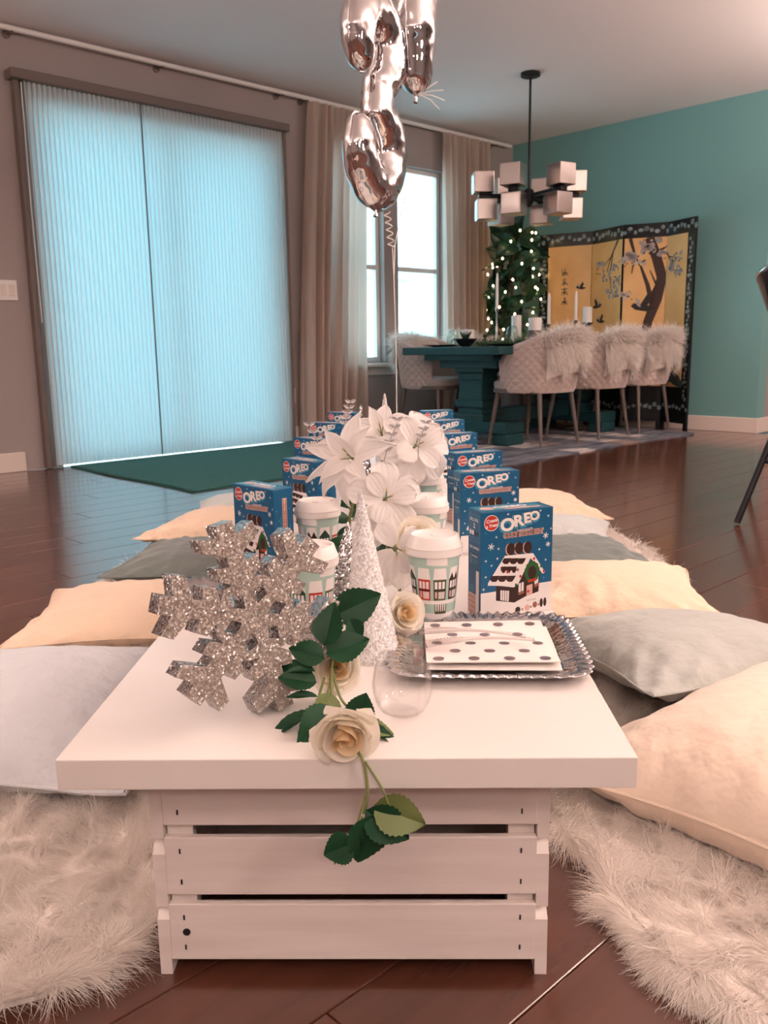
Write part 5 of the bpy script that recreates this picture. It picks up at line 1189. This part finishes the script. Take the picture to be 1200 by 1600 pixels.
# fig plant with fairy lights
fg = thing('fiddle_leaf_fig', 'leafy dark green fig plant in the corner behind the dining table', 'plant', RM(6.36, 4.93, 0), RZ)
b = MB(); b.lathe([(0.13, 0), (0.16, 0.25), (0.17, 0.30), (0.155, 0.30), (0.14, 0.26), (0.003, 0.26)], 'white', 32); b.obj('pot', fg)
b = MB(); b.tube([(0, 0, 0.26), (0.02, 0.01, 0.8), (0, 0.02, 1.3), (0.02, 0, 1.72)], [0.02, 0.017, 0.012, 0.006], 'bark', 8); b.obj('trunk', fg)
FIG = leaf_mesh(0.23, 0.175, 'fig', 0.12, 0.35, False, 9)
rg = random.Random(8); figpts = []
for i in range(84):
    z = 0.62+1.10*(i/84); a = i*2.4+rg.uniform(-.3, .3); rad = 0.05+0.15*math.sin(PI*min(1, (z-0.45)/1.3))
    base = Vector((rad*0.5*math.cos(a), rad*0.5*math.sin(a), z)); d = Vector((math.cos(a+rg.uniform(-.9, .9)), math.sin(a+rg.uniform(-.9, .9)), rg.uniform(-0.7, 1.0))).normalized()
    o = link('leaf', FIG, fg); orient(o, base, base+d*0.2, rg.uniform(-.4, .4), Vector((math.cos(a), math.sin(a), 0.45))); s_ = rg.uniform(0.75, 1.1); o.scale = (s_, s_, s_); figpts.append(base+d*0.17*s_)
sl = thing('string_lights', 'warm fairy lights wound through the fig plant', 'lights', RM(6.36, 4.93, 0), RZ)
b = MB(); pts = [Vector((0.20*math.cos(t_*0.55)*(1-0.0035*t_), 0.20*math.sin(t_*0.55)*(1-0.0035*t_), 0.72+t_*0.0088)) for t_ in range(120)]; b.tube(pts, 0.0018, 'wire', 4); b.obj('cable', sl)
b = MB(); b.lathe([(0.0015, -0.011), (0.008, -0.004), (0.008, 0.004), (0.0015, 0.011)], 'bulb', 8); bm_ = b.mesh('bulb')
for i in range(0, 120, 2):
    a = Vector((math.cos(i*2.399), math.sin(i*2.399), 0)); p = pts[i]+Vector((rg.uniform(-.05, .05), rg.uniform(-.05, .05), rg.uniform(-.03, .03))); p += Vector((p.x, p.y, 0)).normalized()*0.06
    link('bulb', bm_, sl, p)

# folding screen
FS = [(6.70, 4.895), (6.84, 4.42), (6.70, 4.03), (6.84, 3.70), (6.70, 3.385)]
FH = 1.70
scn = thing('folding_screen', 'gold four-panel folding screen with blossom tree and black lacquer frame', 'screen', RM(6.77, 4.14, 0), RZ)
def scr_panel(i):
    p, q = FS[i], FS[i+1]; L = math.hypot(q[0]-p[0], q[1]-p[1])-0.006; a = math.atan2(q[1]-p[1], q[0]-p[0])
    e = link('panel', None, scn, ((p[0]+q[0])/2-6.77, (p[1]+q[1])/2-4.14, 0), (0, 0, a))    # local x runs to the right, -y faces the room
    b = MB(); b.box((0, 0, (0.06+FH)/2), (L, 0.022, FH-0.06), 'lacquer', 0.003); b.obj('board', e)
    lb = 0.085 if i == 0 else 0.004; rb = 0.085 if i == 3 else 0.004; x0, x1 = -L/2+lb, L/2-rb; z0, z1 = 0.36, FH-0.115
    b = MB(); b.box(((x0+x1)/2, -0.0125, (z0+z1)/2), (x1-x0, 0.003, z1-z0), 'gold'); b.obj('gold_field', e)
    b = MB(); b.box((-L/2+0.02, 0, 0.031), (0.035, 0.022, 0.062), 'lacquer'); b.box((L/2-0.02, 0, 0.031), (0.035, 0.022, 0.062), 'lacquer'); b.obj('feet', e)
    g = Ink(lambda x, y, l: (x, -0.0112-0.0006*l, y)); rg = random.Random(40+i)
    def scroll(cx, cy, s, vert):
        for k in range(5):
            t_ = (k-2)*0.30*s; dx, dy = (0.12*s*math.sin(k*2.4+cx*9), t_) if vert else (t_, 0.12*s*math.sin(k*2.4+cx*9))
            g.disc(cx+dx, cy+dy, s*(0.10+0.06*rg.random()), s*(0.10+0.06*rg.random()), 'pearl_inlay', 1, 9)
            g.poly([(cx+dx, cy+dy), (cx+dx+rg.uniform(-.25, .25)*s, cy+dy+rg.uniform(-.25, .25)*s), (cx+dx+rg.uniform(-.12, .12)*s, cy+dy+rg.uniform(-.2, .2)*s)], 'pearl_inlay', 1)
    n = 2
    for k in range(n): scroll(-L/2+L*(k+0.5)/n, FH-0.055, 0.145, False); scroll(-L/2+L*(k+0.5)/n, 0.19, 0.13, False)
    if i in (0, 3):
        xx = (-L/2+0.043) if i == 0 else (L/2-0.043)
        for k in range(9): scroll(xx, 0.33+k*0.142, 0.115, True)
    g.b.obj('inlay', e, smooth=False)['kind'] = 'stuff'; return e, L, x0, x1
PE = [scr_panel(i) for i in range(4)]
def scene_xy(px, py):   # the folded picture in one flat frame: x runs over all panels, in panel units
    return px, py
class Paint:
    def __init__(s, i): s.i = i; s.g = Ink(lambda x, y, l: (x, -0.0142-0.0004*l, y)); s.L = PE[i][1]
    def P(s, u, z): return (-s.L/2+u*s.L, z)
    def stroke(s, pts, ws, k, l=1):
        q = [Vector(s.P(*p)) for p in pts]; n = len(q); le = []; ri = []
        for j in range(n):
            t = (q[min(j+1, n-1)]-q[max(j-1, 0)]).normalized(); nn = Vector((-t.y, t.x))*ws[j]/2; le.append(q[j]+nn); ri.append(q[j]-nn)
        for j in range(n-1): s.g.raw([tuple(le[j]), tuple(ri[j]), tuple(ri[j+1]), tuple(le[j+1])], [(0, 1, 2, 3)], k, l)
    def blossom(s, u, z, r, seed=0, k='p_grey'):
        rg = random.Random(seed+int(u*999)); c = s.P(u, z)
        for j in range(9): s.g.disc(c[0]+rg.uniform(-r, r), c[1]+rg.uniform(-r, r)*0.8, r*rg.uniform(.22, .42), r*rg.uniform(.2, .38), k, 2, 9)
        for j in range(5): x, y = c[0]+rg.uniform(-r, r), c[1]+rg.uniform(-r, r); s.g.poly([(x, y), (x+r*.35, y+r*.12), (x+r*.2, y-r*.16)], 'p_ink', 3)
    def leaves(s, u, z, r, seed=0, k='p_ink'):
        rg = random.Random(seed); c = s.P(u, z)
        for j in range(9):
            a = rg.uniform(0, 6.3); x, y = c[0]+rg.uniform(-r, r)*.6, c[1]+rg.uniform(-r, r)*.6; d = (math.cos(a)*r*.5, math.sin(a)*r*.5); s.g.poly([(x, y), (x+d[0]*.5-d[1]*.22, y+d[1]*.5+d[0]*.22), (x+d[0], y+d[1]), (x+d[0]*.5+d[1]*.22, y+d[1]*.5-d[0]*.22)], k, 2)
    def bird(s, u, z, r, flip=1, k='p_ink'):
        c = s.P(u, z); f = lambda x, y: (c[0]+x*r*flip, c[1]+y*r)
        s.g.poly([f(-1, -.1), f(-.3, -.3), (f(.5, -.15)), f(.8, .1), f(.6, .3), f(.2, .2), f(-.4, .1)], k, 3); s.g.poly([f(-.3, 0), f(.2, .1), f(-.3, .9), f(-.55, .6)], k, 4); s.g.poly([f(.1, 0), f(.35, .1), f(.5, .7), f(.2, .5)], 'p_grey', 4)
    def done(s): s.g.b.obj('painting', PE[s.i][0], smooth=False)['kind'] = 'stuff'
p = Paint(0)
for j in range(4):   # a column of four written characters
    z = 1.36-j*0.085; c = p.P(0.50, z)
    for (a, b_, w_) in list((((-.03, .02), (.03, .024), .007), ((-.026, -.004), (.028, .0), .006), ((0.002, .036), (-.002, -.034), .007), ((-.004, .0), (-.03, -.03), .006), ((.004, 0), (.032, -.03), .007), ((-.02, -.02+.004*j), (.018, -.018), .005)))[(j+1) % 3:]+[((-.028+.012*j, .03), (-.02+.008*j, -.03), .006)]:
        p.stroke([(0.5+a[0]/p.L, z+a[1]), (0.5+b_[0]/p.L, z+b_[1])], [w_, w_*.7], 'p_ink')
p.bird(0.80, 1.22, 0.055, -1); p.leaves(0.30, 0.62, 0.12, 4, 'p_green'); p.done()
p = Paint(1)
p.stroke([(0.86, 1.585), (0.66, 1.46), (0.52, 1.33)], [.022, .014, .006], 'p_brown'); p.stroke([(0.72, 1.50), (0.62, 1.30), (0.70, 1.16)], [.014, .010, .005], 'p_brown'); p.stroke([(0.66, 1.46), (0.36, 1.36)], [.010, .004], 'p_brown')
for a in ((0.30, 1.37, .06), (0.52, 1.30, .05), (0.72, 1.18, .07), (0.84, 1.24, .05), (0.80, 1.36, .045)): p.blossom(*a, seed=2)
p.bird(0.24, 1.05, 0.075, 1); p.bird(0.36, 0.92, 0.07, -1); p.leaves(0.62, 0.62, 0.12, 6, 'p_green'); p.done()
p = Paint(2)
p.stroke([(0.58, 1.585), (0.76, 1.42), (0.90, 1.26), (0.80, 1.08), (0.62, 0.90), (0.54, 0.72), (0.56, 0.60)], [.075, .080, .085, .085, .075, .070, .060], 'p_brown', 1)
p.stroke([(0.70, 1.04), (0.58, 1.20), (0.40, 1.36)], [.045, .035, .018], 'p_brown', 1); p.stroke([(0.66, 1.10), (0.78, 1.20), (0.62, 1.32)], [.03, .02, .008], 'p_brown', 1); p.stroke([(0.14, 1.585), (0.26, 1.45), (0.20, 1.30)], [.03, .02, .008], 'p_brown', 1); p.stroke([(0.26, 1.45), (0.38, 1.36)], [.02, .01], 'p_brown', 1); p.stroke([(0.72, 1.46), (0.96, 1.50)], [.03, .012], 'p_brown', 1)
for a in ((0.14, 1.42, .06), (0.34, 1.42, .07), (0.10, 1.12, .045), (0.68, 1.52, .08), (0.9, 1.46, .05), (0.50, 1.54, .05), (0.58, 0.62, .10), (0.66, 0.74, .06)): p.blossom(*a, seed=3)
p.bird(0.48, 1.02, 0.12, -1)
for a in ((0.16, 0.68, .09), (0.30, 0.70, .08), (0.10, 0.56, .09), (0.34, 0.54, .10), (0.80, 0.58, .1), (0.7, 0.66, .08)): p.leaves(*a, seed=int(a[0]*50))
p.stroke([(0.0, 0.38), (0.3, 0.44), (0.7, 0.40), (1.0, 0.42)], [.05, .09, .08, .05], 'p_green', 1); p.done()
p = Paint(3)
p.stroke([(0.0, 1.46), (0.22, 1.36), (0.40, 1.24)], [.014, .010, .005], 'p_brown'); p.stroke([(0.1, 1.42), (0.44, 1.40)], [.01, .004], 'p_brown')
for a in ((0.30, 1.34, .07), (0.46, 1.30, .05), (0.40, 1.42, .05), (0.22, 0.72, .06), (0.08, 0.64, .05)): p.blossom(*a, seed=5)
p.stroke([(0.0, 0.60), (0.18, 0.68), (0.30, 0.82)], [.01, .008, .004], 'p_brown')
for a in ((0.14, 0.52, .08), (0.42, 0.50, .07), (0.30, 0.60, .07)): p.leaves(*a, seed=int(a[0]*60))
p.stroke([(0.0, 0.38), (0.3, 0.46), (0.55, 0.42), (0.8, 0.37)], [.06, .12, .10, .04], 'p_green', 1); p.stroke([(0.10, 0.44), (0.34, 0.60), (0.50, 0.70)], [.05, .05, .03], 'p_green', 1); p.leaves(0.5, 0.68, .12, 9, 'p_green'); p.done()

# chandelier
cl = thing('chandelier', 'black chandelier with paired mirrored cubes hanging over the dining table', 'chandelier', RM(5.219, 3.92, CEIL), RZ)
b = MB(); b.lathe([(0.068, 0), (0.068, -0.022), (0.060, -0.026)], 'black', 28); b.obj('canopy', cl)
b = MB(); b.tube([(0, 0, -0.02), (0, 0, -0.80)], 0.0085, 'black', 10); b.obj('rod', cl)
b = MB(); b.lathe([(0.010, -0.76), (0.035, -0.775), (0.042, -0.81), (0.035, -0.86), (0.012, -0.89)], 'black', 20); b.obj('hub', cl)
cs = 0.142
for k in range(6):
    a = math.radians(k*60+18); r = 0.315; c_, s_ = math.cos(a), math.sin(a); e = link('arm', None, cl, (0, 0, -0.815), (0, 0, a))
    b = MB(); b.tube([(0.02, 0, 0), (r, 0, 0)], [0.016, 0.020], 'black', 10); b.box((r, 0, 0), (0.085, 0.05, 0.034), 'black', 0.004); b.obj('bar', e)
    for sg in (-1, 1):
        b = MB(); z = sg*(0.017+cs/2+0.004); x = r+0.012*sg; T = 0.006
        b.box((x, 0, z), (cs, cs, cs), 'mirrorbox', 0.005); b.obj('cube', e)
        b = MB(); b.box((x+cs/2+0.0015, 0, z), (0.003, cs*0.84, cs*0.84), 'pane', 0.001); b.obj('glass_face', e)

# ---------------------------------------------------------------- foil balloons
def balloon(loc, rotz, path, rad, label, flat=0.72, tail=None):
    t = thing('foil_balloon', label, 'balloon', loc, (0, 0, rotz), 'silver number balloons')
    mb = MB()
    for pp, rr in zip(path, rad):
        m = len(pp); full = [(p[0], p[1]) for p in pp]
        pts3 = [Vector((p[0], 0, p[1])) for p in full]
        # rounded ends
        d0 = (pts3[0]-pts3[1]).normalized(); d1_ = (pts3[-1]-pts3[-2]).normalized(); r0, r1 = rr[0], rr[-1]
        P = [pts3[0]+d0*r0*c for c in (0.99, 0.9, 0.7, 0.4)]+pts3+[pts3[-1]+d1_*r1*c for c in (0.4, 0.7, 0.9, 0.99)]
        Rr = [r0*x for x in (0.12, 0.44, 0.72, 0.92)]+list(rr)+[r1*x for x in (0.92, 0.72, 0.44, 0.12)]
        mb.tube(P, Rr, 'silver_foil', 22)
    o = mb.obj('foil', t, angle=180)
    for v in o.data.vertices: v.co.y *= flat
    rm = o.modifiers.new('r', 'REMESH'); rm.mode = 'VOXEL'; rm.voxel_size = 0.0065; rm.use_smooth_shade = True
    sm_ = o.modifiers.new('m', 'SMOOTH'); sm_.iterations = 9; sm_.factor = 0.6
    tx = bpy.data.textures.new('crinkle', 'CLOUDS'); tx.noise_scale = 0.055; tx.noise_depth = 1
    dm = o.modifiers.new('d', 'DISPLACE'); dm.texture = tx; dm.strength = 0.007; dm.mid_level = 0.5
    ss = o.modifiers.new('s', 'SUBSURF'); ss.levels = 1; ss.render_levels = 1
    sb = MB()
    for pp, rr in zip(path, rad):
        pts3 = [Vector((p[0], 0, p[1])) for p in pp]; d0 = (pts3[0]-pts3[1]).normalized(); d1_ = (pts3[-1]-pts3[-2]).normalized(); r0, r1 = rr[0], rr[-1]
        P = [pts3[0]+d0*(r0*c) for c in (1.05, 0.85, 0.5)]+pts3+[pts3[-1]+d1_*(r1*c) for c in (0.5, 0.85, 1.05)]; Rr = [r0*.15, r0*.6, r0*.92]+list(rr)+[r1*.92, r1*.6, r1*.15]
        sb.tube(P, [r+0.006 for r in Rr], 'silver_foil', 24)
    so2 = sb.obj('seam', t, angle=180)
    for v in so2.data.vertices: v.co.y *= 0.016
    if tail is not None:
        b = MB(); b.tube([(tail[0], 0, tail[1]+0.03), (tail[0]+0.003, 0, tail[1]), (tail[0]-0.002, 0, tail[1]-0.02)], [0.014, 0.005, 0.008], 'silver_foil', 8); b.obj('neck', t)
    return t
def arc(cx, cz, r, a0, a1, n): return [(cx+r*math.cos(math.radians(a0+(a1-a0)*i/(n-1))), cz+r*math.sin(math.radians(a0+(a1-a0)*i/(n-1)))) for i in range(n)]
three = arc(0, 0.185, 0.108, 204, -72, 19)+arc(-0.004, -0.118, 0.112, 76, -196, 19)
rad3 = [0.056+0.020*math.sin(PI*i/37)**0.5-0.014*math.exp(-((i-18.5)/2.2)**2) for i in range(38)]
balloon(TP(-0.012, 2.06, 1.455), math.radians(66), [three], [rad3], 'silver foil balloon shaped like a number three, seen from its side', 0.80, (0.0, -0.300))
bar = [(0.0, 0.62), (0.0, 0.35), (0.0, 0.10), (0.005, -0.02)]
balloon(TP(0.120, 2.24, 1.63), math.radians(70), [bar, arc(-0.10, 0.30, 0.10, 20, 100, 6)], [[0.085, 0.088, 0.086, 0.066], [0.06, 0.06, 0.058, 0.055, 0.05, 0.045]], 'plain silver foil balloon hanging behind the number three', 0.85, (0.006, -0.09))
def spiral(p0, p1, n, turns, r): return [Vector(p0).lerp(Vector(p1), i/n)+Vector((r*math.cos(2*PI*turns*i/n), r*math.sin(2*PI*turns*i/n), 0)) for i in range(n+1)]
rb = thing('balloon_ribbon', 'thin white curled ribbon running from the balloons down to the table', 'ribbon', TP(0.028, 2.02, TZ), rz(0))
zt_ = 1.145-TZ
b = MB(); b.tube(spiral((-0.004, 0.01, zt_), (0.01, 0.01, zt_-0.11), 50, 5, 0.010), 0.0021, 'ribbon', 5)
b.tube([(0.012, 0.01, zt_-0.11), (0.016, 0.0, zt_-0.2), (0.020, 0.0, 0.4), (0.020, 0.0, 0.02)], 0.0019, 'ribbon', 6)
b.tube([(0.055, 0.05, zt_+0.06), (0.020, 0.03, zt_-0.10), (0.016, 0.0, zt_-0.2)], 0.0017, 'ribbon', 5); b.obj('strand', rb)
b = MB(); b.lathe([(0.028, 0), (0.032, 0.012), (0.022, 0.026), (0.004, 0.028)], 'silver_foil', 16, Matrix.Translation((0.02, 0, 0.0))); b.obj('weight', rb)
for k in range(4):
    b = MB(); a = -0.6+k*0.45; b.tube([(0.10, 0.22, zt_+0.40), (0.10+0.05*math.cos(a), 0.22, zt_+0.40+0.03*math.sin(a)), (0.10+0.09*math.cos(a), 0.22, zt_+0.39+0.07*math.sin(a))], 0.0018, 'ribbon', 5); b.obj('ribbon_tail', rb)

# ---------------------------------------------------------------- bar stool at the right edge
st = thing('bar_stool', 'black bucket bar stool with slanted metal legs at the right edge', 'stool', RM(0, 0, 0)+Vector((1.886, 3.565, 0)), (0, 0, math.radians(-26)))
def sshell(u, v, off=0.0):
    a = (2*u-1)*math.radians(118); w_ = 0.345+off; x = math.sin(a)*w_*(0.42+0.58*v**0.55); y = -math.cos(a)*w_*(0.42+0.58*v**0.55); top_ = 1.02-0.13*max(0, abs(2*u-1)-0.45)
    return Vector((x, y, 0.66+(top_-0.66)*v))
b = MB(); b.grid(lambda u, v: sshell(u, v), 44, 14, 'blackseat'); b.grid(lambda u, v: sshell(1-u, v, -0.018), 44, 14, 'blackseat'); b.obj('shell', st, angle=180)
b = MB(); b.tube([sshell(i/44, 1.0, -0.009)+Vector((0, 0, 0.002)) for i in range(45)], 0.013, 'chrome', 8); b.obj('rim', st)
b = MB(); b.lathe([(0.12, 0.645), (0.20, 0.665), (0.235, 0.70), (0.20, 0.715), (0.004, 0.705)], 'blackseat', 36); b.obj('seat', st)
for x in (-1, 1):
    for y in (-1, 1):
        b = MB(); b.tube([(x*0.14, y*0.13, 0.655), (x*0.34, y*0.36, 0.008)], [0.0145, 0.0125], 'black', 10); b.obj('leg', st)
for z, f in ((0.25, 0.625),):
    k = 0.14+(0.34-0.14)*f; k2 = 0.13+(0.36-0.13)*f
    for p0, p1 in (((-k, -k2, z), (k, -k2, z)), ((k, -k2, z), (k, k2, z)), ((k, k2, z), (-k, k2, z)), ((-k, k2, z), (-k, -k2, z))):
        b = MB(); b.tube([p0, p1], 0.010, 'black', 8); b.obj('foot_rail', st)
# parts never carry a category of their own
for o in bpy.data.objects:
    if o.parent is not None and 'category' in o: del o['category']
